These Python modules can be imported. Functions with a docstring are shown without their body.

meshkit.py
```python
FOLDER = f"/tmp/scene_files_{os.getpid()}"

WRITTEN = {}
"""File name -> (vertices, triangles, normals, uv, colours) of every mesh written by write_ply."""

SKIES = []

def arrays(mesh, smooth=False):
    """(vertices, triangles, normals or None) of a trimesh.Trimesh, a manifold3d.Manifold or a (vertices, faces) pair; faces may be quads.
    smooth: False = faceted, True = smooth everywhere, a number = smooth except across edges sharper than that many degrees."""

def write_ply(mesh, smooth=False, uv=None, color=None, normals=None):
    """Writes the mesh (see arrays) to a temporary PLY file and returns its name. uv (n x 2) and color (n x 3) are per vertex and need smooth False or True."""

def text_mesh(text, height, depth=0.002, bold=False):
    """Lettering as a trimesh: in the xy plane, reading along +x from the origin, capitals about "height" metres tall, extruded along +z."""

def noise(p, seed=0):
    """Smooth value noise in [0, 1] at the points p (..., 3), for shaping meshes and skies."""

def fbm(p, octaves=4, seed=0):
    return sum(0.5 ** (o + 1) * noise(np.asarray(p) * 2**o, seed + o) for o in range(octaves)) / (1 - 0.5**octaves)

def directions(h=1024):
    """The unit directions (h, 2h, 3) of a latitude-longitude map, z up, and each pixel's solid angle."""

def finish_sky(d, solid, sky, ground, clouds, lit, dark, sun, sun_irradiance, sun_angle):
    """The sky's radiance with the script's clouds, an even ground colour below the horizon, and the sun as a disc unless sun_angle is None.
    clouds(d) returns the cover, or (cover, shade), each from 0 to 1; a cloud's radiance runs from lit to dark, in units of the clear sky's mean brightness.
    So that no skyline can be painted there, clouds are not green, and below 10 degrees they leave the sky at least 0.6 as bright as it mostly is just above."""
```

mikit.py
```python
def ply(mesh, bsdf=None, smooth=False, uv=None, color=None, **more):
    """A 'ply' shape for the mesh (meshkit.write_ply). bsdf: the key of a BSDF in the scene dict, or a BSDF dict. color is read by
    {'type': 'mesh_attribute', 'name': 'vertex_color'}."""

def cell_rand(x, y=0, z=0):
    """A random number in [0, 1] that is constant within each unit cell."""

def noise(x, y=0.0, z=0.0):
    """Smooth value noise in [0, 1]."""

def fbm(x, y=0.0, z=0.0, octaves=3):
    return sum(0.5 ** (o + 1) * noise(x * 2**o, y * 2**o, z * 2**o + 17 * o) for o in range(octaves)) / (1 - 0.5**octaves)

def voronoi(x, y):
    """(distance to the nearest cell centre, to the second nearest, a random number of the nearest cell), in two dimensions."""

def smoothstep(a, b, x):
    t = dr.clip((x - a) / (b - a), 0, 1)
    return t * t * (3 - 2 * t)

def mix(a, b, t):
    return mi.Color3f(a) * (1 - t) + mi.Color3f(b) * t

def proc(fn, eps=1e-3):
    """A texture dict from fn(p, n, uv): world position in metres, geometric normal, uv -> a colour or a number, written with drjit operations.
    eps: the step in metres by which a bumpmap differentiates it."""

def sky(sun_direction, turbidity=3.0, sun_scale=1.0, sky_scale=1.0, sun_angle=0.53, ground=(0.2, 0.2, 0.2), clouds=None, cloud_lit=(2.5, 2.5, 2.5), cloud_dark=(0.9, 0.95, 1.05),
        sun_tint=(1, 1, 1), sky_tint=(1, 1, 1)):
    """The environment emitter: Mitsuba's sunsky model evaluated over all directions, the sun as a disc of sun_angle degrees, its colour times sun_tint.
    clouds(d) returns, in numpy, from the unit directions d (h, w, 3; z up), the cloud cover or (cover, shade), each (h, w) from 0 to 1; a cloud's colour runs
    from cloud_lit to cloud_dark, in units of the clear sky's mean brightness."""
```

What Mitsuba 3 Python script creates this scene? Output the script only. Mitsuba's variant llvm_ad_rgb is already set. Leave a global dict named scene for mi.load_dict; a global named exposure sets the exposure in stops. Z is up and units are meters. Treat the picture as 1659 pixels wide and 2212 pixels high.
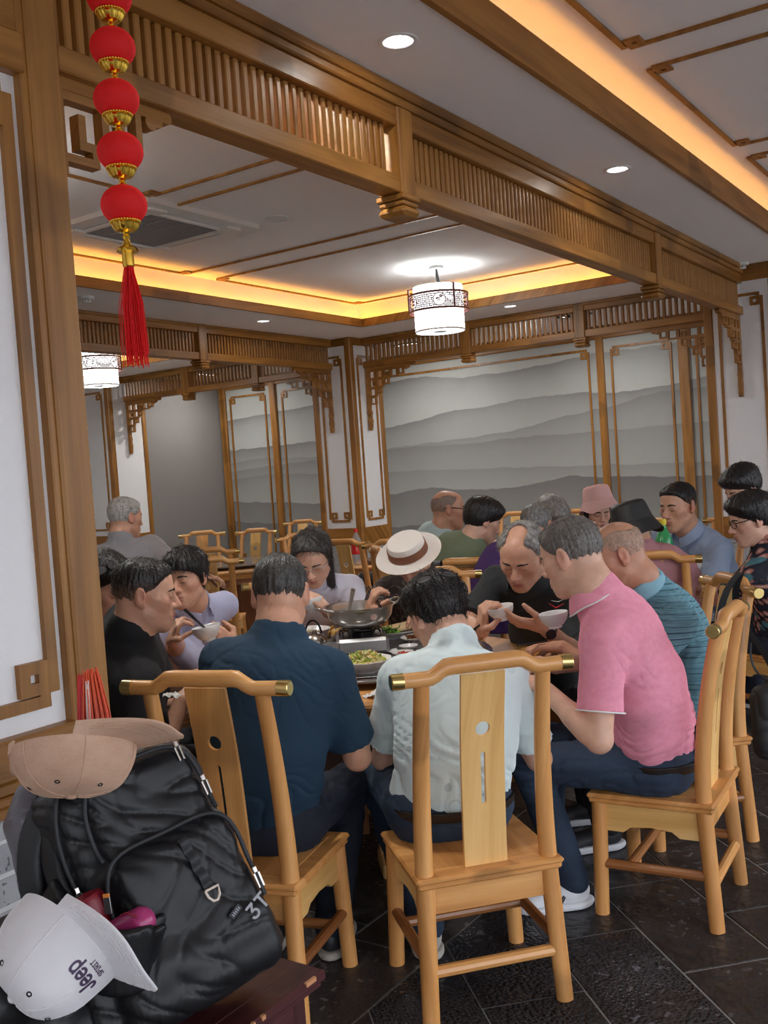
import math, random
import numpy as np, trimesh, shapely, mitsuba as mi, drjit as dr
import mikit, meshkit
import shapely.affinity
from shapely.geometry import box as sbox, Polygon, Point
from shapely.ops import unary_union
import manifold3d as m3

# ---------------------------------------------------------------- camera, daylight, exposure
T = mi.ScalarTransform4f
EYE = [0.0, 0.0, 1.65]
FWD = [0.82861118, 0.5583847, -0.04012523]
UPV = [0.07166487, -0.03471533, 0.99682445]
scene = {}
labels = {}
scene['camera'] = {'type': 'perspective', 'fov': 42.10, 'fov_axis': 'x', 'near_clip': 0.05, 'far_clip': 200.0,
                   'to_world': T().look_at(origin=EYE, target=[EYE[i] + FWD[i] for i in range(3)], up=UPV)}
# daylight: an even overcast sky, seen through the open shop front behind the camera (the room has no wall there)
scene['sky'] = mikit.sky([-0.35, -0.75, 0.55], turbidity=6.0, sun_scale=0.0, sky_scale=24.0, ground=(0.30, 0.29, 0.28),
                         clouds=lambda d: 1.0, cloud_lit=(0.98, 1.04, 1.14), cloud_dark=(0.9, 0.95, 1.0))
exposure = 0.0
LAMP_LANTERN, LAMP_DOWN, LAMP_SPOT, LAMP_COVE = 34.0, 110.0, 520.0, 19.0

# ---------------------------------------------------------------- helpers
rng = np.random.default_rng(7)
def numbered(name):
    if name not in scene and name not in labels and not any(k.startswith(name + '__') for k in scene):
        return name
    i = COUNT.get(name, 0) + 1
    while True:
        k = '%s_%03d' % (name, i)
        if k not in USED:
            COUNT[name] = i
            return k
        i += 1
COUNT, USED = {}, set()
def newkey(name):
    k = name
    if k in USED:
        i = COUNT.get(name, 0) + 1
        k = '%s_%03d' % (name, i)
        while k in USED:
            i += 1
            k = '%s_%03d' % (name, i)
        COUNT[name] = i
    USED.add(k)
    return k
def thing(name, label, cat=None, group=None, kind=None):
    k = newkey(name)
    labels[k] = {'label': label}
    if cat: labels[k]['category'] = cat
    if group: labels[k]['group'] = group
    if kind: labels[k]['kind'] = kind
    return k
def put(key, shape, M=None):
    if M is not None:
        shape = dict(shape)
        shape['to_world'] = T(M)
    scene[key] = shape
    return key
def part(parent, name, shape, M=None, label=None, kind=None):
    k = newkey(parent + '__' + name)
    put(k, shape, M)
    if label or kind:
        labels[k] = {}
        if label: labels[k]['label'] = label
        if kind: labels[k]['kind'] = kind
    return k
def mat(t=(0, 0, 0), rz=0.0, sc=1.0):
    c, s = math.cos(rz), math.sin(rz)
    M = np.eye(4)
    M[:3, :3] = np.array([[c, -s, 0], [s, c, 0], [0, 0, 1]]) * sc
    M[:3, 3] = t
    return M
def frame(o, x, y, z):
    M = np.eye(4)
    M[:3, 0], M[:3, 1], M[:3, 2], M[:3, 3] = x, y, z, o
    return M
def nrm(v):
    v = np.asarray(v, float)
    return v / (np.linalg.norm(v) + 1e-12)
def V(*a):
    return np.array(a, float)

# uv ply: splits at sharp edges, gives uv with v along the grain axis (metres)
def wply(m, bsdf, grain=2, ang=35, off=None):
    m = trimesh.Trimesh(np.asarray(m.vertices), np.asarray(m.faces), process=True)
    m = trimesh.graph.smooth_shade(m, angle=math.radians(ang), facet_minarea=None)
    v = np.asarray(m.vertices)
    a = [i for i in range(3) if i != grain]
    o = rng.uniform(0, 20, 2) if off is None else off
    uv = np.stack([v[:, a[0]] * 1.0 + v[:, a[1]] * 0.83 + o[0], v[:, grain] + o[1]], 1)
    return mikit.ply(m, bsdf, smooth=True, uv=uv)
def sply(m, bsdf, ang=35, **k):
    return mikit.ply(m, bsdf, smooth=ang, **k)
def cat(*ms):
    return trimesh.util.concatenate([x for x in ms])
def bx(x0, x1, y0, y1, z0, z1):
    return trimesh.creation.box(bounds=[[min(x0, x1), min(y0, y1), min(z0, z1)], [max(x0, x1), max(y0, y1), max(z0, z1)]])
def rbx(x0, x1, y0, y1, z0, z1, r=0.004):
    # box with chamfered edges: hull of three inset boxes
    ps = []
    for d in ((r, r, 0), (r, 0, r), (0, r, r)):
        for x in (x0 + d[0], x1 - d[0]):
            for y in (y0 + d[1], y1 - d[1]):
                for z in (z0 + d[2], z1 - d[2]):
                    ps.append((x, y, z))
    return trimesh.convex.convex_hull(np.array(ps))
def ext(poly, h, z0=0.0):
    gs = getattr(poly, 'geoms', [poly])
    ms = [trimesh.creation.extrude_polygon(g, h, engine='earcut') for g in gs if g.area > 1e-9]
    m = cat(*ms)
    m.apply_translation([0, 0, z0])
    return m
def man(m):
    m = trimesh.Trimesh(m.vertices, m.faces, process=True)
    return m3.Manifold(m3.Mesh(np.asarray(m.vertices, np.float32), np.asarray(m.faces, np.uint32)))
def unman(M):
    q = M.to_mesh()
    return trimesh.Trimesh(np.asarray(q.vert_properties[:, :3]), np.asarray(q.tri_verts), process=False)
def lathe(prof, n=32, ang=None):
    prof = np.array(prof, float)
    th = np.linspace(0, 2 * math.pi, n, endpoint=False)
    v = np.stack([prof[None, :, 0] * np.cos(th)[:, None], prof[None, :, 0] * np.sin(th)[:, None], np.broadcast_to(prof[None, :, 1], (n, len(prof)))], -1).reshape(-1, 3)
    f = []
    k = len(prof)
    for i in range(n):
        j = (i + 1) % n
        for a in range(k - 1):
            f += [[i * k + a, j * k + a, j * k + a + 1], [i * k + a, j * k + a + 1, i * k + a + 1]]
    m = trimesh.Trimesh(v, f, process=True)
    m.update_faces(m.nondegenerate_faces())
    return m
def tube(pts, r, n=10, caps=True, flat=None):
    p = np.array(pts, float)
    r = np.broadcast_to(np.asarray(r, float), (len(p),))
    t = np.gradient(p, axis=0)
    t /= np.linalg.norm(t, axis=1, keepdims=True) + 1e-12
    a = np.cross(t[0], [0, 0, 1.0] if abs(t[0][2]) < 0.9 else [1.0, 0, 0])
    A = []
    for q in t:
        a = a - q * (a @ q)
        a = a / (np.linalg.norm(a) + 1e-12)
        A.append(a)
    A = np.array(A)
    B = np.cross(t, A)
    th = np.arange(n) * 2 * math.pi / n
    fl = 1.0 if flat is None else flat
    v = p[:, None] + r[:, None, None] * (np.cos(th)[None, :, None] * A[:, None] + fl * np.sin(th)[None, :, None] * B[:, None])
    v = v.reshape(-1, 3)
    f = []
    for i in range(len(p) - 1):
        for j in range(n):
            q = (i * n + j, i * n + (j + 1) % n, (i + 1) * n + (j + 1) % n, (i + 1) * n + j)
            f += [[q[0], q[1], q[2]], [q[0], q[2], q[3]]]
    if caps:
        v = np.vstack([v, p[0], p[-1]])
        a0, a1 = len(v) - 2, len(v) - 1
        e = (len(p) - 1) * n
        for j in range(n):
            f += [[a0, (j + 1) % n, j], [a1, e + j, e + (j + 1) % n]]
    return trimesh.Trimesh(v, f, process=False)
def ribbon(pts, side, w, th=0.0015):
    # strap: flat band along pts, side = width direction(s)
    p = np.array(pts, float)
    s = np.broadcast_to(np.asarray(side, float), p.shape)
    t = np.gradient(p, axis=0)
    n = np.cross(t, s)
    n /= np.linalg.norm(n, axis=1, keepdims=True) + 1e-12
    w = np.broadcast_to(np.asarray(w, float), (len(p),))[:, None]
    rows = [p - s * w / 2 - n * th, p + s * w / 2 - n * th, p + s * w / 2 + n * th, p - s * w / 2 + n * th]
    v = np.stack(rows, 1).reshape(-1, 3)
    f = []
    for i in range(len(p) - 1):
        for j in range(4):
            a, b, c, d = i * 4 + j, i * 4 + (j + 1) % 4, (i + 1) * 4 + (j + 1) % 4, (i + 1) * 4 + j
            f += [[a, b, c], [a, c, d]]
    e = (len(p) - 1) * 4
    f += [[0, 2, 1], [0, 3, 2], [e, e + 1, e + 2], [e, e + 2, e + 3]]
    m = trimesh.Trimesh(v, f, process=False)
    return m
def bez(ps, n=12):
    ps = np.array(ps, float)
    t = np.linspace(0, 1, n)[:, None]
    if len(ps) == 3:
        return (1 - t) ** 2 * ps[0] + 2 * t * (1 - t) * ps[1] + t * t * ps[2]
    return (1 - t) ** 3 * ps[0] + 3 * t * (1 - t) ** 2 * ps[1] + 3 * t * t * (1 - t) * ps[2] + t ** 3 * ps[3]
def spline(ps, n=24):
    from scipy.interpolate import CubicSpline
    ps = np.array(ps, float)
    u = np.concatenate([[0], np.cumsum(np.linalg.norm(np.diff(ps, axis=0), axis=1))])
    return CubicSpline(u, ps)(np.linspace(0, u[-1], n))

# ---------------------------------------------------------------- materials
def rgb(c):
    return {'type': 'rgb', 'value': [float(x) for x in c]}
def lin(r, g, b):
    c = np.array([r, g, b]) / 255.0
    return tuple(np.where(c < 0.04045, c / 12.92, ((c + 0.055) / 1.055) ** 2.4))
def prin(key, col, rough=0.5, **k):
    if not isinstance(col, dict):
        col = rgb(col)
    scene[key] = {'type': 'twosided', 'bsdf': {'type': 'principled', 'base_color': col, 'roughness': rough, **k}}
    return key
def bumped(key, col, rough, fn, scale, eps=0.002, **k):
    if not isinstance(col, dict):
        col = rgb(col)
    scene[key] = {'type': 'twosided', 'bsdf': {'type': 'bumpmap', 'arbitrary': mikit.proc(fn, eps=eps), 'scale': scale,
                  'bsdf': {'type': 'principled', 'base_color': col, 'roughness': rough, **k}}}
    return key
VC = {'type': 'mesh_attribute', 'name': 'vertex_color'}
def wood_fn(dark, mid, light, fu=22.0, fv=1.6):
    def fn(p, n, uv):
        u, v = uv.x, uv.y
        w = mikit.noise(u * 5.0, v * 0.9, 3.0) * 2.2
        ring = mikit.fbm(u * fu + w, v * fv, 7.0, octaves=3)
        fine = mikit.noise(u * 260.0, v * 6.0, 1.0)
        spot = mikit.smoothstep(0.74, 0.86, mikit.noise(u * 7.0, v * 4.0, 31.0))
        t = dr.clip(ring * 1.25 - 0.12 + (fine - 0.5) * 0.22, 0, 1)
        c = mikit.mix(mikit.mix(dark, mid, dr.clip(t * 2, 0, 1)), light, dr.clip(t * 2 - 1, 0, 1))
        return c * (1 - 0.30 * spot)
    return mikit.proc(fn)
W_OAK = wood_fn((0.165, 0.064, 0.009), (0.255, 0.106, 0.018), (0.35, 0.160, 0.033))
W_CHAIR = wood_fn((0.45, 0.190, 0.048), (0.60, 0.280, 0.084), (0.71, 0.375, 0.130))
W_SPLAT = wood_fn((0.60, 0.325, 0.095), (0.72, 0.43, 0.150), (0.81, 0.52, 0.21), fu=30.0, fv=1.2)
scene['m_oak'] = {'type': 'twosided', 'bsdf': {'type': 'principled', 'base_color': W_OAK, 'roughness': 0.42, 'specular': 0.5}}
scene['m_chair'] = {'type': 'twosided', 'bsdf': {'type': 'principled', 'base_color': W_CHAIR, 'roughness': 0.34, 'specular': 0.5, 'clearcoat': 0.6, 'clearcoat_gloss': 0.92}}
scene['m_splat'] = {'type': 'twosided', 'bsdf': {'type': 'principled', 'base_color': W_SPLAT, 'roughness': 0.32, 'specular': 0.5, 'clearcoat': 0.4, 'clearcoat_gloss': 0.9}}
prin('m_white', (0.74, 0.73, 0.725), 0.55)
prin('m_ceil', (0.74, 0.71, 0.69), 0.9)
prin('m_brass', (0.75, 0.56, 0.22), 0.24, metallic=1.0)
prin('m_gold', (0.86, 0.55, 0.08), 0.2, metallic=1.0)
prin('m_steel', (0.74, 0.71, 0.66), 0.2, metallic=1.0)
prin('m_steel_brushed', (0.56, 0.56, 0.56), 0.36, metallic=1.0)
prin('m_black', (0.012, 0.012, 0.013), 0.5)
prin('m_blackgloss', (0.01, 0.01, 0.011), 0.18)
prin('m_porcelain', (0.80, 0.79, 0.77), 0.15, clearcoat=0.5)
prin('m_plastic_white', (0.72, 0.72, 0.70), 0.4)
prin('m_plastic_grey', (0.22, 0.22, 0.22), 0.5)
prin('m_vc', VC, 0.75)
prin('m_vc_gloss', VC, 0.35, specular=0.5)
prin('m_skin', VC, 0.42, specular=0.4)
prin('m_hair', VC, 0.46, specular=0.4)
scene['m_glass'] = {'type': 'thindielectric', 'int_ior': 1.5}
scene['m_water'] = {'type': 'dielectric', 'int_ior': 1.33, 'ext_ior': 1.0}
# ---------------------------------------------------------------- structure: floor
def slate(dark, light, rough):
    def col(p, n, uv):
        a = mikit.fbm(p.x * 5.0, p.y * 5.0, 2.0, octaves=3)
        b = mikit.noise(p.x * 160.0, p.y * 160.0, 5.0)
        s = mikit.smoothstep(0.80, 0.86, mikit.noise(p.x * 55.0, p.y * 55.0, 9.0)) * mikit.smoothstep(0.45, 0.6, a)
        return mikit.mix(dark, light, dr.clip(a * 0.9 + (b - 0.5) * 0.4, 0, 1)) * (1 + 2.2 * s)
    return mikit.proc(col)
def slate_bump(p, n, uv):
    return mikit.fbm(p.x * 24.0, p.y * 24.0, 1.0, octaves=4)
def pebble_bump(p, n, uv):
    d = mikit.voronoi(p.x * 62.0, p.y * 62.0)[0]
    return mikit.fbm(p.x * 24.0, p.y * 24.0, 1.0, octaves=3) * 0.6 + (1 - dr.clip(d * 1.5, 0, 1)) * mikit.noise(p.x * 9, p.y * 9, 4.0)
bumped('m_slate', slate((0.010, 0.0095, 0.0105), (0.040, 0.038, 0.042), 0), 0.40, slate_bump, 0.010, specular=0.5)
bumped('m_slate_brown', slate((0.016, 0.0125, 0.012), (0.050, 0.041, 0.039), 0), 0.45, slate_bump, 0.008, specular=0.45)
bumped('m_slate_pebble', slate((0.011, 0.0105, 0.0115), (0.038, 0.037, 0.042), 0), 0.27, pebble_bump, 0.012, specular=0.6)
prin('m_grout', (0.21, 0.20, 0.19), 0.9)
FL = thing('floor', 'dark slate tile floor under the chairs and tables', kind='structure')
put(FL, sply(bx(-3.4, 11, -3.4, 11.2, -0.08, -0.0025), 'm_grout', False))
prin('m_paving', (0.27, 0.265, 0.26), 0.9)
PV = thing('pavement', 'pale pavement outside the open shop front', kind='structure')
put(PV, sply(bx(-14, 22, -24.0, -3.4, -0.10, -0.02), 'm_paving', False))
def tile(w, h):
    a = 0.0035
    v = [[-w / 2, -h / 2, -0.02], [w / 2, -h / 2, -0.02], [w / 2, h / 2, -0.02], [-w / 2, h / 2, -0.02]]
    v += [[x * 1.0, y * 1.0, -a] for x, y, _ in v] + [[x - math.copysign(a, x), y - math.copysign(a, y), 0.0] for x, y, _ in v]
    f = []
    for s in (0, 4):
        for i in range(4):
            j = (i + 1) % 4
            f += [[s + i, s + j, s + 4 + j], [s + i, s + 4 + j, s + 4 + i]]
    f += [[8, 9, 10], [8, 10, 11]]
    return trimesh.Trimesh(v, f, process=False)
TD = {m: mikit.ply(tile(0.328, 0.658), m) for m in ('m_slate', 'm_slate_pebble')}
TB = mikit.ply(tile(0.325, 0.98), 'm_slate_brown')
TQ = {m: mikit.ply(tile(0.656, 0.656), m) for m in ('m_slate', 'm_slate_brown')}
nt = 0
for i in range(-12, 26):
    for j in range(-12, 14):
        n_, m_ = 1.425 + (i - 4) * 0.333 + 0.1665, 3.215 + (j - 3) * 0.663 + (0.3315 if i % 2 else 0)
        x, y = (n_ + m_) * 0.70711, (m_ - n_) * 0.70711
        if not (1.2 < x < 7.8 and -0.55 < y < 2.2):
            continue
        w_ = sbox(-0.164, -0.329, 0.164, 0.329)
        cc = shapely.affinity.translate(shapely.affinity.rotate(w_, -45, origin=(0, 0)), x, y)
        near = (x - 2.55) ** 2 + (y - 1.25) ** 2 < 0.33
        if cc.bounds[3] > 1.808:
            cc = cc.intersection(sbox(-9, -9, 99, 1.806))
            if cc.area > 0.002:
                part(FL, 'tile', mikit.ply(ext(cc, 0.02, -0.02), 'm_slate_pebble' if near else 'm_slate'))
            continue
        part(FL, 'tile', TD['m_slate_pebble' if near else 'm_slate'], mat((x, y, rng.uniform(-0.0006, 0.0006)), rz=math.radians(-45)))
        nt += 1
for i in range(0, 9):
    part(FL, 'tile', TB, mat((1.3 + i * 0.985, 1.81 + 0.1645, 0.0004), rz=math.radians(90)))
for i in range(0, 11):
    for j in range(0, 6):
        part(FL, 'tile', TQ['m_slate_brown' if (i + j) % 3 == 0 else 'm_slate'], mat((1.9 + i * 0.66, 2.145 + 0.33 + j * 0.66, rng.uniform(-0.0005, 0.0005))))

# ---------------------------------------------------------------- structure: walls
def bricks_on(parent, M, W, z0, z1, n0=0):
    """grey bricks in white joints on the plane y=0 of M, from x=0 to W"""
    h, l, g = 0.066, 0.235, 0.012
    z, r = z0 + 0.006, n0
    while z + h * 0.6 < z1:
        hh = min(h, z1 - z - 0.004)
        x = -(0.5 * (l + g)) * (r % 2)
        while x < W:
            a, b = max(x, 0.0), min(x + l, W)
            if b - a > 0.03:
                q = BR[int(rng.integers(0, 4))]
                S = np.eye(4)
                S[0, 0], S[2, 2] = (b - a) / l, hh / h
                S[0, 3], S[2, 3], S[1, 3] = a, z, rng.uniform(-0.0015, 0.0015)
                part(parent, 'brick', q, M @ S)
            x += l + g
        z += h + g
        r += 1
def brick_mesh():
    m = rbx(0, 0.235, -0.006, 0.02, 0, 0.066, 0.004)
    m = m.subdivide()
    v = np.array(m.vertices)
    v += (rng.random(v.shape) - 0.5) * 0.003
    return trimesh.Trimesh(v, m.faces, process=False)
def speck(a, b):
    def fn(p, n, uv):
        q = mikit.fbm(p.x * 14 + p.y * 14, p.z * 14, 1.0, octaves=3)
        s = mikit.smoothstep(0.80, 0.88, mikit.noise(p.x * 120 + p.y * 90, p.z * 120, 2.0))
        return mikit.mix(a, b, q) * (1 - 0.6 * s)
    return mikit.proc(fn)
prin('m_brick', speck((0.25, 0.26, 0.27), (0.42, 0.43, 0.45)), 0.85)
prin('m_brick_b', speck((0.32, 0.33, 0.34), (0.48, 0.49, 0.50)), 0.85)
BR = [mikit.ply(brick_mesh(), b) for b in ('m_brick', 'm_brick_b', 'm_brick', 'm_brick_b')]
prin('m_joint', (0.66, 0.66, 0.66), 0.9)
prin('m_greypaint', (0.20, 0.185, 0.175), 0.7)
def seg_poly(pts, w):
    return shapely.LineString(pts).buffer(w / 2, cap_style='flat', join_style='mitre')
def fret(W, H, k=1.0, w=0.026, corners='lrtb'):
    """border moulding of a panel W x H with a square key in each corner"""
    a1, a2, b1, b2 = 0.028 * k, 0.082 * k, 0.034 * k, 0.086 * k
    out = []
    for sx in (0, 1):
        for sz in (0, 1):
            pts = [(0, H / 2), (0, b1), (a2, b1), (a2, b2), (a1, b2), (a1, 0), (W / 2, 0)]
            out.append(seg_poly([(W - a if sx else a, H - b if sz else b) for a, b in pts], w))
    return unary_union(out)
def on_wall(poly, depth):
    """polygon in (x, z) -> solid standing out from y=0 to y=-depth"""
    m = ext(poly, depth)
    v = np.array(m.vertices)
    m.vertices = np.stack([v[:, 0], -v[:, 2], v[:, 1]], 1)
    m.invert() if False else None
    return m
R_Z0, R_Z1 = 0.90, 1.083
# near wall (left): brick base, wooden dado, white panel with fret, end post
WL = thing('wall_left', 'white wall panel with wooden fret above a wood dado and grey brick base', kind='structure')
put(WL, sply(bx(-3.2, 1.60, 2.085, 2.26, 0, 3.5), 'm_white', False))
Mw = mat((-3.2, 2.085, 0))
part(WL, 'brick_joint', sply(bx(-3.2, 1.60, 2.073, 2.09, 0, R_Z0), 'm_joint', False))
bricks_on(WL, mat((0.2, 2.073, 0)), 1.40, 0.30, R_Z0)
dado = cat(rbx(-3.2, 1.612, 2.045, 2.09, 0.985, R_Z1, 0.006), rbx(-3.2, 1.612, 2.052, 2.09, 0.955, 0.983, 0.004), rbx(-3.2, 1.612, 2.050, 2.09, 0.93, 0.953, 0.004), rbx(-3.2, 1.612, 2.056, 2.09, R_Z0, 0.928, 0.004))
part(WL, 'dado_rail', wply(dado, 'm_oak', grain=0), label='brown wooden dado rail with stepped mouldings')
fr = fret(2.2, 1.50, 1.0, 0.030)
part(WL, 'fret_moulding', wply(on_wall(fr, 0.018), 'm_oak', grain=2), mat((1.562 - 2.2, 2.086, 1.146)))
part(WL, 'panel_frame', wply(cat(rbx(-3.2, 1.612, 2.05, 2.09, 2.68, 2.78, 0.005), rbx(-3.2, 1.612, 2.06, 2.09, 2.78, 3.12, 0.004)), 'm_oak', grain=0))
P1 = thing('trim_1', 'tall golden-brown wooden end post of the white wall', kind='structure')
put(P1, wply(cat(rbx(1.618, 1.713, 2.045, 2.27, 0, 3.12, 0.006), rbx(1.600, 1.622, 2.055, 2.10, 0, 3.12, 0.004)), 'm_oak'))

# columns: white panel faces framed in wood
def column(key_label, x0, x1, y0, y1, faces, ztop):
    K = thing('column', key_label, kind='structure')
    put(K, sply(bx(x0 + .012, x1 - .012, y0 + .012, y1 - .012, R_Z1 - 0.02, ztop), 'm_white', False))
    part(K, 'brick_base', sply(bx(x0 + 0.01, x1 - 0.01, y0 + 0.01, y1 - 0.01, 0, R_Z0), 'm_brick', False))
    w = 0.075
    posts = []
    for px, py in ((x0, y0), (x1 - w, y0), (x0, y1 - w), (x1 - w, y1 - w)):
        part(K, 'corner_post', wply(rbx(px, px + w, py, py + w, 0, ztop, 0.008), 'm_oak'))
    part(K, 'dado_rail', wply(rbx(x0 + .004, x1 - .004, y0 + .004, y1 - .004, R_Z0, R_Z1, 0.004), 'm_oak', grain=1))
    part(K, 'head_rail', wply(rbx(x0 + .003, x1 - .003, y0 + .003, y1 - .003, 2.99, ztop, 0.004), 'm_oak', grain=1))
    for f in faces:
        W, H = ((y1 - y0) if f == '-x' else (x1 - x0)) - 2 * w - 0.11, 1.72
        p = on_wall(fret(W, H, 0.95, 0.022), 0.012)
        if f == '-y':
            M = mat((x0 + w + 0.055, y0 + 0.012, 1.16))
        else:
            M = mat((x0 + 0.012, y1 - w - 0.055, 1.16), rz=-math.pi / 2)
        part(K, 'fret_moulding', wply(p, 'm_oak'), M)
    return K
column('white corner column with fret mouldings behind the glasses woman', 8.486, 9.06, 6.01, 6.54, ('-x', '-y'), 3.07)
column('white column with fret moulding at the right edge, under the big lattice beam', 8.45, 9.06, 1.775, 2.375, ('-x',), 3.12)
column('far white column at the left beside the dark grey wall', 8.45, 9.06, 9.70, 10.44, ('-x',), 3.07)

# mural wall: printed paper of misty ridges
RA = [(2.0, 2.80), (4.2, 2.785), (4.7, 2.741), (5.11, 2.705), (5.35, 2.71), (5.78, 2.70), (6.29, 2.775), (6.56, 2.783), (6.84, 2.762), (8.0, 2.60), (9.7, 2.5)]
RB = [(2.0, 2.50), (2.92, 2.413), (3.23, 2.372), (3.66, 2.345), (3.91, 2.336), (4.23, 2.381), (5.13, 2.380), (5.53, 2.337), (5.84, 2.334), (6.17, 2.295), (6.5, 2.25), (6.8, 2.205), (8.0, 2.12), (9.7, 2.1)]
RB2 = [(2.0, 2.34), (2.92, 2.307), (3.41, 2.297), (3.66, 2.261), (3.92, 2.199), (4.46, 2.147), (5.2, 2.02), (9.7, 1.8)]
RC = [(2.0, 1.95), (4.48, 1.941), (5.05, 1.947), (5.65, 1.925), (6.29, 1.93), (6.87, 1.942), (8.0, 1.916), (9.04, 1.953), (9.6, 1.92)]
RC2 = [(2.0, 1.5), (7.0, 1.66), (8.0, 1.691), (8.73, 1.732), (9.6, 1.69)]
RD = [(2.0, 1.36), (2.9, 1.388), (3.46, 1.394), (3.74, 1.434), (4.08, 1.428), (4.43, 1.473), (4.62, 1.457), (4.94, 1.395), (5.54, 1.365), (5.91, 1.375), (6.3, 1.421), (6.57, 1.406), (6.88, 1.362), (8.0, 1.30), (9.6, 1.38)]
RE = [(2.0, 0.8), (6.0, 0.97), (6.64, 0.965), (7.0, 0.94), (9.6, 1.1)]
def pl(y, knots):
    out = mi.Float(knots[0][1])
    for (a, za), (b, zb) in zip(knots[:-1], knots[1:]):
        out += (zb - za) * dr.clip((y - a) / (b - a), 0, 1)
    return out
def mural(p, n, uv):
    y, z = p.y, p.z
    g = mi.Color3f(0.40, 0.415, 0.395)
    for kn, st, ln in ((RA, 0.42, 0.26), (RB2, 0.30, 0.30), (RB, 0.46, 0.30), (RC, 0.26, 0.30), (RC2, 0.26, 0.22), (RD, 0.50, 0.75), (RE, 0.5, 0.6)):
        jig = (mikit.fbm(y * 6.0, st * 90.0, 2.0, octaves=3) - 0.5) * 0.035
        d = pl(y, kn) + jig - z
        s = mikit.smoothstep(0.0, 0.012, d) * dr.exp(-dr.maximum(d, 0) / ln)
        g = mikit.mix(g, (0.135, 0.128, 0.130), s * st * 2.1 * (0.55 + 0.45 * mikit.noise(y * 0.8, st * 33, 0.0)) )
    return g
prin('m_mural', mikit.proc(mural), 0.6)
WB = thing('wall_back', 'mural wall printed with grey misty mountain ridges', kind='structure')
put(WB, sply(bx(10.45, 10.65, -3.4, 11.2, 0, 3.5), 'm_mural', False))
for ya, yb in ((9.57, 9.675), (8.66, 8.76), (4.02, 4.10), (3.10, 3.205), (2.40, 2.47)):
    part(WB, 'mural_post', wply(rbx(10.41, 10.46, ya, yb, 0, 3.07, 0.006), 'm_oak'))
part(WB, 'mural_rail', wply(cat(rbx(10.42, 10.46, 1.7, 9.7, 2.93, 3.07, 0.006)), 'm_oak', grain=1))
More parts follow.
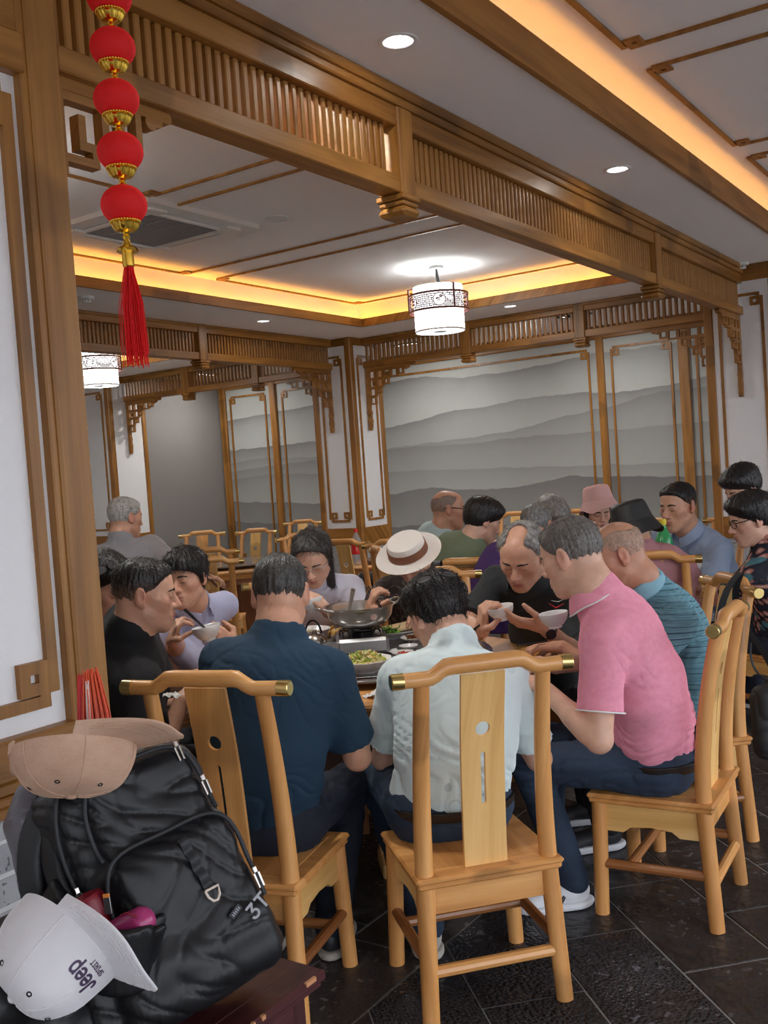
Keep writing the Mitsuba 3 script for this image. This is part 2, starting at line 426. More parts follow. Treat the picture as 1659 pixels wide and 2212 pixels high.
for ya, yb in ((4.20, 8.56), (3.29, 3.935), (8.86, 9.49), (2.50, 3.02)):
    part(WB, 'fret_moulding', wply(on_wall(fret(yb - ya, 2.27, 0.95, 0.024), 0.014), 'm_oak'), mat((10.45, yb, 0.555), rz=-math.pi / 2))
WG = thing('wall_far', 'plain dark grey wall at the end of the back bay', kind='structure')
put(WG, sply(bx(9.05, 10.46, 9.70, 9.85, 0, 3.3), 'm_greypaint', False))
for nm, b in (('wall_side', bx(-3.4, -3.2, -0.5, 11.2, 0, 3.5)), ('wall_rear', bx(-3.4, 10.6, 11.0, 11.2, 0, 3.5))):
    k = thing(nm, 'plain white wall', kind='structure')
    put(k, sply(b, 'm_white', False))

# ---------------------------------------------------------------- structure: ceilings with lit trays
CE = thing('ceiling', 'white suspended ceiling with recessed lit trays', kind='structure')
put(CE, sply(bx(-3.4, 10.65, -3.4, 11.2, 3.5, 3.6), 'm_ceil', False))
def ring(x0, x1, y0, y1, a0, a1, b0, b1):
    return sbox(x0, y0, x1, y1).difference(sbox(a0, b0, a1, b1))
def tray(nm, X, Y, O, zs, zc, lip=0.11, fas=0.10, colour=(1.0, 0.44, 0.045), power=1.0, fasd=0.022):
    """soffit X x Y at zs round the opening O, recess ceiling at zc behind a glowing cove"""
    x0, x1, y0, y1 = O
    part(CE, 'soffit', sply(ext(ring(X[0], X[1], Y[0], Y[1], x0, x1, y0, y1), 0.02, zs), 'm_ceil', False))
    e = lip + 0.012
    w = ring(x0 - e - .03, x1 + e + .03, y0 - e - .03, y1 + e + .03, x0 - e, x1 + e, y0 - e, y1 + e)
    part(CE, 'cove_wall', sply(ext(w, zc - zs, zs + 0.005), 'm_ceil', False))
    part(CE, 'tray_ceiling', sply(bx(x0 - e - .02, x1 + e + .02, y0 - e - .02, y1 + e + .02, zc, zc + 0.02), 'm_ceil', False))
    part(CE, 'cove_fascia', wply(ext(ring(x0 - .004, x1 + .004, y0 - .004, y1 + .004, x0 + fasd, x1 - fasd, y0 + fasd, y1 - fasd), fas + 0.012, zs - 0.012), 'm_oak', grain=0))
    k = thing('cove_light_strip', {'bay': 'warm amber light strip in the ceiling tray above the near dining table', 'rear': 'warm amber light strip in the far left ceiling tray', 'aisle': 'warm amber light strip in the aisle ceiling tray at the top right'}[nm], 'light strip')
    s = ext(ring(x0 - .055, x1 + .055, y0 - .055, y1 + .055, x0 - .035, x1 + .035, y0 - .035, y1 + .035), 0.012, zs + 0.022)
    put(k, {**sply(s, 'm_black', False), 'emitter': {'type': 'area', 'radiance': rgb([c * LAMP_COVE * power for c in colour])}})
def ceil_frets(rects, z, k=0.8, w=0.020):
    for x0, x1, y0, y1 in rects:
        m = ext(fret(x1 - x0, y1 - y0, k, w), 0.012, 0)
        part(CE, 'fret_moulding', wply(m, 'm_oak', grain=0), mat((x0, y0, z - 0.012)))
tray('bay', (1.60, 8.70), (2.10, 6.26), (2.45, 8.0, 2.72, 5.50), 3.07, 3.30, fas=0.062)
ceil_frets([(2.55, 4.075, 2.75, 4.18), (4.31, 5.72, 2.75, 5.56), (6.06, 8.03, 2.75, 5.56)], 3.30)
tray('rear', (1.60, 8.70), (6.32, 11.0), (2.45, 8.0, 7.1, 9.9), 3.07, 3.30, fas=0.062)
tray('aisle', (-3.3, 10.5), (-3.3, 2.03), (-2.6, 9.6, -1.4, 1.585), 3.12, 3.385, lip=0.10, fas=0.13, colour=(1.0, 0.47, 0.085), power=0.58)
ceil_frets([(2.83, 4.245, -1.2, 1.455), (4.53, 6.03, -1.2, 1.455), (6.31, 7.8, -1.2, 1.455)], 3.385, 0.9, 0.024)
part(CE, 'niche_soffit', sply(cat(bx(8.70, 10.46, 1.7, 9.75, 3.07, 3.10), bx(-3.3, 1.60, 2.2, 11.0, 3.07, 3.10), bx(8.70, 10.46, 9.75, 11, 3.07, 3.10)), 'm_ceil', False))

# ---------------------------------------------------------------- lattice beams
def bracket_small():
    P = [sbox(0, -0.032, 0.40, 0), Point(0.40, -0.016).buffer(0.016), sbox(0, -0.25, 0.03, -0.03)]
    P += [seg_poly([(0.03, -0.045), (0.165, -0.045), (0.165, -0.165), (0.085, -0.165), (0.085, -0.085)], 0.024)]
    P += [seg_poly([(0.03, -0.205), (0.125, -0.205), (0.125, -0.165)], 0.022), seg_poly([(0.03, -0.125), (0.0, -0.125)], 0.02)]
    P += [seg_poly([(0.165, -0.115), (0.285, -0.115), (0.285, -0.03)], 0.022), seg_poly([(0.225, -0.03), (0.225, -0.115)], 0.016)]
    P += [Point(0.335, -0.042).buffer(0.022), Point(0.362, -0.036).buffer(0.016)]
    return unary_union(P)
def bracket_large():
    P = [sbox(0, -0.032, 0.60, 0), Point(0.60, -0.016).buffer(0.016), sbox(0, -0.46, 0.036, 0)]
    P += [sbox(-0.006, -0.49, 0.046, -0.455), sbox(0.002, -0.545, 0.040, -0.49), sbox(-0.006, -0.575, 0.048, -0.545), sbox(0.0, -0.63, 0.042, -0.575), sbox(0.004, -0.66, 0.034, -0.63)]
    c = 0.092
    def rg(i, j, s=1.0, dx=0, dz=0):
        x0, z0 = 0.036 + i * c + dx, -0.032 - j * c + dz
        q = sbox(x0, z0 - c * s, x0 + c * s, z0)
        return q.difference(q.buffer(-0.014, join_style='mitre'))
    P += [rg(i, 0) for i in (0, 1, 2, 3)] + [rg(4, 0, 0.8), rg(0, 1), rg(1, 1, 1.0), rg(2, 1, 0.75), rg(0, 2), rg(1, 2, 0.7), rg(0, 3, 0.9), rg(0, 1, 0.55, 0.05, -0.02), rg(2, 0, 0.55, 0.02, -0.03)]
    P += [Point(0.50, -0.042).buffer(0.02), Point(0.53, -0.038).buffer(0.016)]
    return unary_union(P)
SLAT = {}
def slat(h):
    k = round(h, 3)
    if k not in SLAT:
        SLAT[k] = [wply(rbx(-0.0125, 0.0125, -0.015, 0.015, 0, h, 0.004), b) for b in ('m_oak', 'm_oak', 'm_oak')]
    return SLAT[k][int(rng.integers(0, 3))]
def lattice(label, o, ang, L, z0, z1, posts, crown=0.0, pitch=0.041, br=()):
    K = thing('lattice_beam', label, 'beam')
    M = mat(o, rz=ang)
    rb, rt = z0 + 0.066, z1 - 0.075 - crown
    part(K, 'bottom_rail', wply(rbx(0, L, -0.045, 0.045, z0, rb, 0.004), 'm_oak', grain=0), M)
    part(K, 'top_rail', wply(rbx(0, L, -0.045, 0.045, rt, z1 - crown, 0.004), 'm_oak', grain=0), M)
    if crown:
        part(K, 'crown_moulding', wply(cat(rbx(0, L, -0.062, 0.05, z1 - crown, z1 - crown * 0.55, 0.006), rbx(0, L, -0.075, 0.05, z1 - crown * 0.55, z1, 0.008)), 'm_oak', grain=0), M)
    else:
        part(K, 'crown_moulding', wply(rbx(0, L, -0.055, 0.055, z1 - 0.03, z1, 0.006), 'm_oak', grain=0), M)
    for p in posts:
        hp_ = part(K, 'hanging_post', wply(rbx(p - 0.052, p + 0.052, -0.056, 0.056, z0 - 0.006, z1 - crown, 0.006), 'm_oak'), M)
        kn = cat(rbx(p - 0.062, p + 0.062, -0.066, 0.066, z0 - 0.026, z0 - 0.004, 0.004), rbx(p - 0.054, p + 0.054, -0.058, 0.058, z0 - 0.046, z0 - 0.028, 0.004), rbx(p - 0.06, p + 0.06, -0.064, 0.064, z0 - 0.085, z0 - 0.048, 0.014))
        part(hp_, 'knob', wply(kn, 'm_oak'), M)
    x = pitch * 0.6
    S = slat(rt - rb)
    while x < L - pitch * 0.3:
        if all(abs(x - p) > 0.068 for p in posts):
            part(K, 'slat', slat(rt - rb), M @ mat((x, 0, rb)))
        x += pitch
    for end, kind in br:
        poly = bracket_small() if kind == 's' else bracket_large()
        B = wply(cat(on_wall(poly, 0.034)), 'm_oak', grain=0)
        part(K, 'fret_bracket', B, M @ mat((0, 0.017, z0)) if end == 0 else M @ frame((L, -0.017, z0), (-1, 0, 0), (0, -1, 0), (0, 0, 1)))
    return K
lattice('long slatted wooden lattice beam across the front of the bay, nearest the camera', (1.713, 2.095, 0), 0.0, 6.74, 2.72, 3.12, (1.647, 4.65), crown=0.07, br=((0, 's'), (1, 'l')))
lattice('slatted wooden lattice beam in front of the mural, behind the white drum lantern', (8.755, 6.01, 0), -math.pi / 2, 3.64, 2.755, 3.07, (1.245, 2.44), pitch=0.054, br=((0, 'l'), (1, 'l')))
lattice('slatted wooden lattice beam at left, between the two bays', (1.75, 6.29, 0), 0.0, 6.74, 2.755, 3.07, (1.647, 4.82), br=((1, 'l'),))
lattice('farthest slatted lattice beam, above the dark grey wall', (8.755, 9.71, 0), -math.pi / 2, 3.17, 2.755, 3.07, (1.1, 2.2), pitch=0.054, br=((0, 'l'), (1, 'l')))
# ---------------------------------------------------------------- lamps and ceiling fittings
DISC = lathe([(0.0, 0.0), (0.052, 0.0)], 24)
def emit(m, col, power):
    return {**mikit.ply(m, 'm_black', smooth=False), 'emitter': {'type': 'area', 'radiance': rgb([c * power for c in col])}}
RINGM = sply(lathe([(0.050, 0.0), (0.054, -0.004), (0.066, -0.004), (0.070, 0.0), (0.068, 0.004), (0.05, 0.004)], 28), 'm_plastic_white', 30)
def down_disc():
    m = lathe([(0.0, -0.002), (0.050, -0.002)], 24)
    n = m.face_normals[:, 2].mean()
    if n > 0:
        m.invert()
    return m
def downlight(x, y, z, label):
    k = thing('ceiling_downlight', label, 'downlight', 'round recessed downlights')
    part(k, 'trim_ring', RINGM, mat((x, y, z)))
    part(k, 'lamp', emit(down_disc().apply_translation([x, y, z]), (1.0, 0.97, 0.92), LAMP_DOWN))
downlight(2.978, 1.815, 3.12, 'round lit downlight at the top centre of the aisle soffit, nearest the camera')
downlight(5.047, 1.81, 3.12, 'round lit downlight farther along the aisle soffit, toward the right edge')
downlight(6.92, 5.82, 3.07, 'small lit downlight in the soffit above the left lattice beam')
downlight(8.27, 4.04, 3.07, 'small lit downlight in the soffit just right of the drum lantern')
def grille(x, y, z, ang, label):
    k = thing('grille_spotlight', label, 'spotlight')
    M = mat((x, y, z), rz=ang)
    part(k, 'housing', sply(cat(bx(-0.17, 0.17, -0.06, -0.052, -0.012, 0.002), bx(-0.17, 0.17, 0.052, 0.06, -0.012, 0.002), bx(-0.17, -0.162, -0.06, 0.06, -0.012, 0.002), bx(0.162, 0.17, -0.06, 0.06, -0.012, 0.002), bx(-0.165, 0.165, -0.055, 0.055, -0.003, 0.0)), 'm_blackgloss', False), M)
    for i in (-1, 0, 1):
        m = down_disc()
        m.vertices = np.array(m.vertices) * [0.72, 0.72, 1]
        m.apply_translation([i * 0.105, 0, -0.008])
        m.apply_transform(M)
        part(k, 'lamp', emit(m, (1.0, 0.98, 0.94), LAMP_SPOT * (1.0 if abs(i) else 1.2)))
grille(9.59, 6.01, 3.07, math.pi / 2, 'three-lamp grille spotlight seen through the back lattice beside the corner column')
grille(9.37, 3.89, 3.07, math.pi / 2, 'three-lamp grille spotlight seen through the back lattice at the right of the lantern')
grille(2.855, 2.28, 3.07, 0.0, 'three-lamp grille spotlight glaring through the front lattice beam near the red lanterns')
grille(9.55, 9.05, 3.07, 0.0, 'three-lamp grille spotlight washing the dark grey far wall')

def drum_lantern(x, y, label, rot, z=3.30):
    k = thing('drum_lantern', label, 'ceiling lamp')
    M = mat((x, y, z), rz=rot)
    part(k, 'canopy', sply(lathe([(0, 0), (0.06, 0), (0.06, -0.018), (0.055, -0.022), (0, -0.022)], 28), 'm_plastic_grey', 30), M, label='round grey ceiling plate')
    part(k, 'cord', sply(tube([(0, 0, -0.02), (0.004, 0, -0.08), (0.012, 0, -0.14)], [0.006, 0.013, 0.012], 8), 'm_black'), M)
    zt, zb, r = -0.165, -0.53, 0.205
    sh = lathe([(r, zb), (r, zt)], 48)
    if (sh.face_normals * np.c_[sh.triangles_center[:, :2], np.zeros(len(sh.faces))]).sum() < 0:
        sh.invert()
    sh.apply_transform(M)
    part(k, 'shade', emit(sh, (0.93, 1.0, 1.0), LAMP_LANTERN * 0.32), label='glowing white drum shade')
    bt = lathe([(0.0, zb + 0.006), (r - 0.004, zb + 0.004)], 40)
    if bt.face_normals[:, 2].mean() > 0:
        bt.invert()
    bt.apply_transform(M)
    part(k, 'diffuser', emit(bt, (0.93, 1.0, 1.0), LAMP_LANTERN * 1.4))
    up = lathe([(0.0, zt - 0.16), (0.13, zt - 0.16)], 32)
    if up.face_normals[:, 2].mean() < 0:
        up.invert()
    up.apply_transform(M)
    part(k, 'lamp_board', emit(up, (0.90, 1.0, 1.0), LAMP_LANTERN * 1.5))
    part(k, 'rim', sply(cat(lathe([(r - .004, zb - 0.003), (r + .002, zb - 0.003), (r + .002, zb + 0.006), (r - .004, zb + .006)], 48), lathe([(0, zb - 0.002), (0.055, zb - 0.002), (0.055, zb + 0.002), (0, zb + .002)], 24), tube([(0, 0, zb), (0, 0, zb - 0.03)], 0.004, 6)), 'm_steel_brushed', 30), M)
    # fretwork collar of dark red wood: rings, running-brick bars, round medallions
    zc0, zc1, R = -0.375, -0.23, 0.243
    parts = [lathe([(R - .006, a), (R + .006, a), (R + .006, a + 0.014), (R - .006, a + 0.014)], 56) for a in (zc0, zc1 - 0.014)]
    rows = 8
    meds = [math.radians(a) for a in (0, 60, 120, 180, 240, 300)]
    def inmed(t, zz):
        return any((((t - m + math.pi) % (2 * math.pi) - math.pi) * R) ** 2 + (zz - (zc0 + zc1) / 2) ** 2 < 0.050 ** 2 for m in meds)
    for i in range(1, rows):
        zz = zc0 + 0.012 + (zc1 - zc0 - 0.024) * i / rows
        run = []
        for t in np.linspace(0, 2 * math.pi, 193):
            if inmed(t, zz):
                if len(run) > 1: parts.append(tube(run, 0.0030, 4, False))
                run = []
            else:
                run.append((R * math.cos(t), R * math.sin(t), zz))
        if len(run) > 1: parts.append(tube(run, 0.0030, 4, False))
    for i in range(rows):
        za = zc0 + 0.012 + (zc1 - zc0 - 0.024) * i / rows
        zb2 = zc0 + 0.012 + (zc1 - zc0 - 0.024) * (i + 1) / rows
        for j in range(40):
            t = (j + 0.5 * (i % 2)) * 2 * math.pi / 40
            if not inmed(t, (za + zb2) / 2):
                parts.append(tube([(R * math.cos(t), R * math.sin(t), za), (R * math.cos(t), R * math.sin(t), zb2)], 0.0030, 4, False))
    for m in meds:
        pts = [(R * math.cos(m + 0.050 / R * math.cos(a)), R * math.sin(m + 0.050 / R * math.cos(a)), (zc0 + zc1) / 2 + 0.050 * math.sin(a)) for a in np.linspace(0, 2 * math.pi, 33)]
        parts.append(tube(pts, 0.0036, 5, False))
        pr = random.Random(int(m * 100) + 5)
        for q in range(7):
            a0, u0 = pr.uniform(-0.03, 0.03), pr.uniform(-0.03, 0.03)
            pp = [(R * math.cos(m + (a0 + d * 0.012) / R), R * math.sin(m + (a0 + d * 0.012) / R), (zc0 + zc1) / 2 + u0 + e * 0.01) for d, e in ((-1, -0.3), (0, 0.6), (1, 0.1))]
            parts.append(tube(pp, 0.0042, 4, False))
    part(k, 'fretwork_collar', sply(cat(*parts), 'm_redwood', False), M, label='dark red fretwork collar with brick pattern and medallions')
    for a in (30, 150, 270):
        t = math.radians(a)
        c, s = math.cos(t), math.sin(t)
        part(k, 'collar_bracket', sply(cat(tube([(R * c, R * s, zc0), (R * c, R * s, zc1 + 0.055), (r * 0.98 * c, r * 0.98 * s, zc1 + 0.058)], 0.009, 4)), 'm_redwood'), M)
    return k
prin('m_redwood', (0.075, 0.012, 0.010), 0.4)
drum_lantern(7.17, 4.15, 'lit white drum lantern with dark fretwork collar hanging over the near bay', math.radians(-28))
drum_lantern(2.88, 4.15, 'lit white drum lantern over the near table, hidden behind the left post', math.radians(10))
drum_lantern(7.22, 8.40, 'lit white drum lantern partly hidden behind the wooden post at left', math.radians(35))

# air conditioner cassette
AC = thing('ceiling_cassette', 'square white air conditioner cassette in the bay ceiling', 'air conditioner')
Ma = mat((4.55, 4.68, 3.30))
o = sbox(-0.475, -0.475, 0.475, 0.475)
rin = sbox(-0.37, -0.37, 0.37, 0.37).buffer(0.03)
part(AC, 'panel', sply(cat(ext(o.difference(sbox(-0.29, -0.29, 0.29, 0.29)).difference(unary_union([sbox(-0.26, 0.335, 0.26, 0.385), sbox(-0.26, -0.385, 0.26, -0.335), sbox(0.335, -0.26, 0.385, 0.26), sbox(-0.385, -0.26, -0.335, 0.26)])), 0.03, -0.03),
     ext(rin.difference(sbox(-0.31, -0.31, 0.31, 0.31)).difference(unary_union([sbox(-0.26, 0.33, 0.26, 0.42), sbox(-0.26, -0.42, 0.26, -0.33), sbox(0.33, -0.26, 0.42, 0.26), sbox(-0.42, -0.26, -0.33, 0.26)])), 0.012, -0.042)), 'm_plastic_white', False), Ma)
gr = [bx(-0.29, 0.29, -0.29 + i * 0.0193, -0.283 + i * 0.0193, -0.034, -0.024) for i in range(31)] + [bx(i - 0.004, i + 0.004, -0.29, 0.29, -0.036, -0.026) for i in (-0.145, 0, 0.145)]
part(AC, 'intake_grille', sply(cat(*gr), 'm_plastic_grey', False), Ma, label='grey slatted intake grille')
part(AC, 'filter_recess', sply(bx(-0.29, 0.29, -0.29, 0.29, -0.012, 0.0), 'm_plastic_grey', False), Ma)
for a in range(4):
    lv = bx(-0.255, 0.255, 0.345, 0.375, -0.026, -0.020)
    part(AC, 'louvre', sply(lv, 'm_plastic_white', False), Ma @ mat(rz=a * math.pi / 2))
vn = thing('ceiling_vent', 'small round unlit fitting in the bay ceiling right of the air conditioner', 'ceiling fitting')
put(vn, sply(lathe([(0, -0.004), (0.045, -0.006), (0.062, -0.012), (0.075, -0.006), (0.075, 0.0)], 32), 'm_plastic_white', 30), mat((5.0, 4.03, 3.30)))
def detector(x, y, z, label):
    k = thing('smoke_detector', label, 'smoke detector')
    part(k, 'base', sply(lathe([(0.055, 0), (0.056, -0.016), (0.05, -0.02), (0, -0.02)], 28), 'm_plastic_white', 30), mat((x, y, z)))
    part(k, 'sensor_head', sply(cat(lathe([(0, -0.046), (0.028, -0.046), (0.034, -0.042), (0.034, -0.038), (0, -0.038)], 24), *[bx(0.026 * math.cos(t) - .003, 0.026 * math.cos(t) + .003, 0.026 * math.sin(t) - .003, 0.026 * math.sin(t) + .003, -0.04, -0.018) for t in np.linspace(0, 6.28, 9)[:-1]]), 'm_plastic_white', 30), mat((x, y, z)))
detector(4.93, 5.80, 3.07, 'white smoke detector on the soffit beside the wooden end post')
detector(8.36, 2.02, 3.12, 'white detector at the far right end of the front beam')

# ---------------------------------------------------------------- red lantern garland
G = thing('red_lantern_garland', 'string of red velvet ball lanterns with gold fittings and a red tassel', 'hanging ornament')
prin('m_velvet', lin(214, 8, 12), 0.75, sheen=1.0, sheen_tint=0.8)
gx, gy = 1.668, 1.800
RB_ = 0.0525
def ballm():
    m = trimesh.creation.icosphere(4, 1.0)
    v = np.array(m.vertices)
    az = np.arctan2(v[:, 1], v[:, 0])
    rr = 1 + 0.010 * (np.abs(v[:, 2]) ** 3) * np.sin(az * 26)
    v = v * [1, 1, 0.87] * rr[:, None]
    return trimesh.Trimesh(v * RB_, m.faces, process=False)
BALL = sply(ballm(), 'm_velvet', 60)
def fit(lower=True):
    pr = [(0.0, 0.0), (0.031, 0.0), (0.033, -0.003), (0.030, -0.006), (0.028, -0.012), (0.022, -0.020), (0.014, -0.022), (0.009, -0.024), (0.006, -0.028), (0.009, -0.034), (0.006, -0.040), (0.009, -0.046), (0.012, -0.054), (0.020, -0.058), (0.023, -0.062), (0.024, -0.068), (0, -0.068)]
    m = lathe(pr, 40)
    v = np.array(m.vertices)
    az = np.arctan2(v[:, 1], v[:, 0])
    r = np.hypot(v[:, 0], v[:, 1])
    g = np.where(r > 0.019, 1 + 0.045 * np.sign(np.sin(az * 20)), 1)
    v[:, :2] *= g[:, None]
    bead = [trimesh.creation.icosphere(1, 0.0032).apply_translation([0.0325 * math.cos(t), 0.0325 * math.sin(t), 0.001]) for t in np.linspace(0, 2 * math.pi, 33)[:-1]]
    return cat(trimesh.Trimesh(v, m.faces, process=False), *bead)
FIT = sply(fit(), 'm_gold', 30)
zs = [2.827, 2.689, 2.5625, 2.4315, 2.300]
zs = [2.805, 2.680, 2.5535, 2.4270, 2.3005]
for i, z in enumerate(zs):
    # the string leans a little outwards toward its foot
    q = (gx - 0.013 * i, gy - 0.013 * i, z)
    part(G, 'ball', BALL, mat(q))
    if i < 4:
        part(G, 'gold_fitting', FIT, mat((q[0] - 0.006, q[1] - 0.006, z - 0.040)))
part(G, 'gold_fitting', sply(cat(fit(), lathe([(0, -0.04), (0.012, -0.06), (0.0135, -0.065), (0.0135, -0.10), (0.010, -0.105), (0, -0.105)], 12)), 'm_gold', 30), mat((gx - 0.056, gy - 0.056, zs[4] - 0.040)))
part(G, 'cord', sply(tube([(gx, gy, 3.12), (gx, gy, 2.84)], 0.002, 6), 'm_velvet'))
th = []
tp = V(gx - 0.058, gy - 0.058, zs[4] - 0.142)
for i in range(150):
    a, r0 = rng.uniform(0, 6.28), 0.010 * math.sqrt(rng.random())
    r1 = r0 * 1.5 + rng.uniform(0, 0.006)
    L = rng.uniform(0.185, 0.232)
    dx = 0.006 * rng.normal(size=2) * 0.6
    th.append(tube([tp + V(r0 * math.cos(a), r0 * math.sin(a), 0), tp + V(1.3 * r1 * math.cos(a) + dx[0], 1.3 * r1 * math.sin(a) + dx[1], -L * 0.45), tp + V(r1 * 1.5 * math.cos(a) + dx[0] + .004, r1 * 1.5 * math.sin(a) + dx[1] + .002, -L)], 0.0009, 3, False))
part(G, 'tassel', sply(cat(*th), 'm_velvet', True), label='long red thread tassel', kind='stuff')
# ---------------------------------------------------------------- chairs (built once, every copy carries its own parts)
def chair_parts(sm='m_splat'):
    P = []
    W, D, zs_ = 0.47, 0.45, 0.445
    x0, x1, y0, y1 = -W / 2, W / 2, -D / 2, D / 2
    seat = cat(rbx(x0, x1, y0, y1, zs_ - 0.019, zs_, 0.007), rbx(x0 + .006, x1 - .006, y0 + .006, y1 - .006, zs_ - 0.036, zs_ - 0.017, 0.006))
    P.append(('seat', wply(seat, 'm_chair', grain=0)))
    P.append(('seat_panel', wply(rbx(x0 + 0.055, x1 - 0.055, y0 + 0.06, y1 - 0.05, zs_ - 0.004, zs_ + 0.0015, 0.0014), 'm_chair', grain=1)))
    px, pf, pb = x1 - 0.037, y1 - 0.037, y0 + 0.042
    for sx in (-1, 1):
        P.append(('leg', wply(tube([(sx * (px + 0.016), pf + 0.008, 0), (sx * px, pf, zs_ - 0.034)], [0.0265, 0.0285], 14), 'm_chair')))
    for sx in (-1, 1):
        P.append(('leg', wply(tube([(sx * (px + 0.016), pb - 0.026, 0), (sx * px, pb, zs_ - 0.034)], [0.0265, 0.0285], 14), 'm_chair')))
    zt = 1.045
    for sx in (-1, 1):
        pts = bez([(sx * px, pb, zs_), (sx * (px - 0.004), pb + 0.004, zs_ + 0.2), (sx * (px - 0.008), pb - 0.03, zs_ + 0.40), (sx * (px - 0.010), pb - 0.075, zt - 0.012)], 10)
        P.append(('back_post', wply(tube(pts, np.linspace(0.0285, 0.0235, 10), 14), 'm_chair')))
    # splat: S-curved board with a round hole and a slot
    sw = 0.068
    S = sbox(-sw, 0, sw, zt - zs_ - 0.0).difference(Point(0, 0.425).buffer(0.0225, 16)).difference(shapely.LineString([(0, 0.195), (0, 0.345)]).buffer(0.0075, 6))
    m = ext(S, 0.014, -0.007)
    q = man(m).refine_to_length(0.03)
    m = unman(q)
    v = np.array(m.vertices)
    zz = v[:, 1]
    t = zz / (zt - zs_)
    off = pb + 0.012 - 0.085 * t + 0.030 * np.sin(math.pi * t) * (1 - t) - 0.006 * np.sin(2 * math.pi * t)
    m = trimesh.Trimesh(np.stack([v[:, 0], off - v[:, 2], zs_ + zz], 1), m.faces, process=False)
    P.append(('splat', wply(m, sm, grain=2, ang=30)))
    # top rail: raised middle, dips toward the posts, straight ends
    xs = np.linspace(-0.245, 0.245, 31)
    ax = np.abs(xs)
    h = 0.030 * (1 - np.clip((ax - 0.105) / 0.065, 0, 1) ** 2 * (3 - 2 * np.clip((ax - 0.105) / 0.065, 0, 1)))
    yb = pb - 0.078 - 0.012 * (1 - (ax / 0.245) ** 2)
    rr = np.where(ax < 0.12, 0.0255, 0.0225) + 0.0
    P.append(('top_rail', wply(tube(np.stack([xs, yb, zt + 0.002 + h], 1), rr, 14), 'm_chair', grain=0)))
    for sx in (-1, 1):
        cap = tube([(sx * 0.243, yb[0], zt + 0.002), (sx * 0.278, yb[0], zt + 0.002), (sx * 0.2805, yb[0], zt + 0.002)], [0.0238, 0.0238, 0.021], 18)
        P.append(('brass_cap', sply(cap, 'm_brass', 30)))
    ap = rbx(-px + 0.02, px - 0.02, -0.009, 0.009, zs_ - 0.122, zs_ - 0.034, 0.002)
    for yy in (pf, pb):
        P.append(('apron', wply(ap.copy().apply_translation([0, yy, 0]), 'm_chair', grain=0)))
    L = pf - pb - 0.04
    A = Polygon([(0, 0), (L, 0), (L, -0.105), (L * 0.80, -0.105), (L * 0.72, -0.085), (L * 0.5, -0.078), (L * 0.28, -0.085), (L * 0.20, -0.105), (0, -0.105)])
    sa = ext(A, 0.018, -0.009)
    v = np.array(sa.vertices)
    sa = trimesh.Trimesh(np.stack([v[:, 2], v[:, 0] + pb + 0.02, v[:, 1] + zs_ - 0.034], 1), sa.faces, process=False)
    for sx in (-1, 1):
        P.append(('apron', wply(sa.copy().apply_translation([sx * px, 0, 0]), 'm_splat', grain=1)))
    for sx in (-1, 1):
        P.append(('stretcher', wply(tube([(sx * (px + 0.010), pb - 0.032, 0.185), (sx * (px + 0.010), pf + 0.026, 0.185)], 0.0175, 10), 'm_rail', grain=1)))
    P.append(('stretcher', wply(tube([(-px - 0.01, pf - 0.10, 0.185), (px + 0.01, pf - 0.10, 0.185)], 0.0165, 10), 'm_rail', grain=0)))
    P.append(('stretcher', wply(tube([(-px - 0.01, pb - 0.017, 0.155), (px + 0.01, pb - 0.017, 0.155)], 0.0185, 10), 'm_chair', grain=0)))
    return P
W_RAIL = wood_fn((0.20, 0.070, 0.020), (0.29, 0.110, 0.032), (0.38, 0.155, 0.050))
scene['m_rail'] = {'type': 'twosided', 'bsdf': {'type': 'principled', 'base_color': W_RAIL, 'roughness': 0.34, 'specular': 0.5, 'clearcoat': 0.5, 'clearcoat_gloss': 0.9}}
CH = chair_parts()
CHV = [CH, chair_parts('m_chair'), chair_parts('m_splat'), chair_parts('m_chair')]
def chair(x, y, deg, label, group='wooden restaurant chairs', var=0, sc=1.0):
    """deg: the direction the sitter looks, from +x"""
    k = thing('dining_chair', label, 'chair', group)
    M = mat((x, y, 0), rz=math.radians(deg - 90), sc=sc)
    rail = None
    for n, s in CHV[var % 4]:
        q = part(rail if n == 'brass_cap' else k, n, s, M)
        if n == 'top_rail': rail = q
    return k
chair(2.722, 1.60, 47.8, 'glossy wooden chair seen from behind at bottom centre, under the pale shirted man', var=0)
chair(2.375, 2.185, 15.0, 'wooden chair with curved splat behind the navy shirted man, beside the backpack', var=1)
chair(3.565, 1.235, 94.0, 'wooden chair seen side-on under the man in the pink polo', var=2)
chair(4.27, 1.40, 129.0, 'wooden chair with a black strap over its rail behind the teal shirted man', var=0)
chair(2.62, 3.20, -28.0, 'wooden chair under the man in the black T-shirt', var=1)
chair(3.05, 3.78, -62.0, 'wooden chair behind the woman with sunglasses on her hair', var=2)
chair(3.72, 4.02, -92.0, 'wooden chair of the woman in the pale lilac blouse', var=0)
chair(4.33, 3.50, -124.0, 'wooden chair with brass ends behind the woman with glasses', var=1)
chair(4.52, 2.80, -155.0, 'wooden chair behind the person in the white boater hat', var=2)
chair(4.72, 2.12, 165.0, 'wooden chair under the grey haired man in the black polo', var=0)
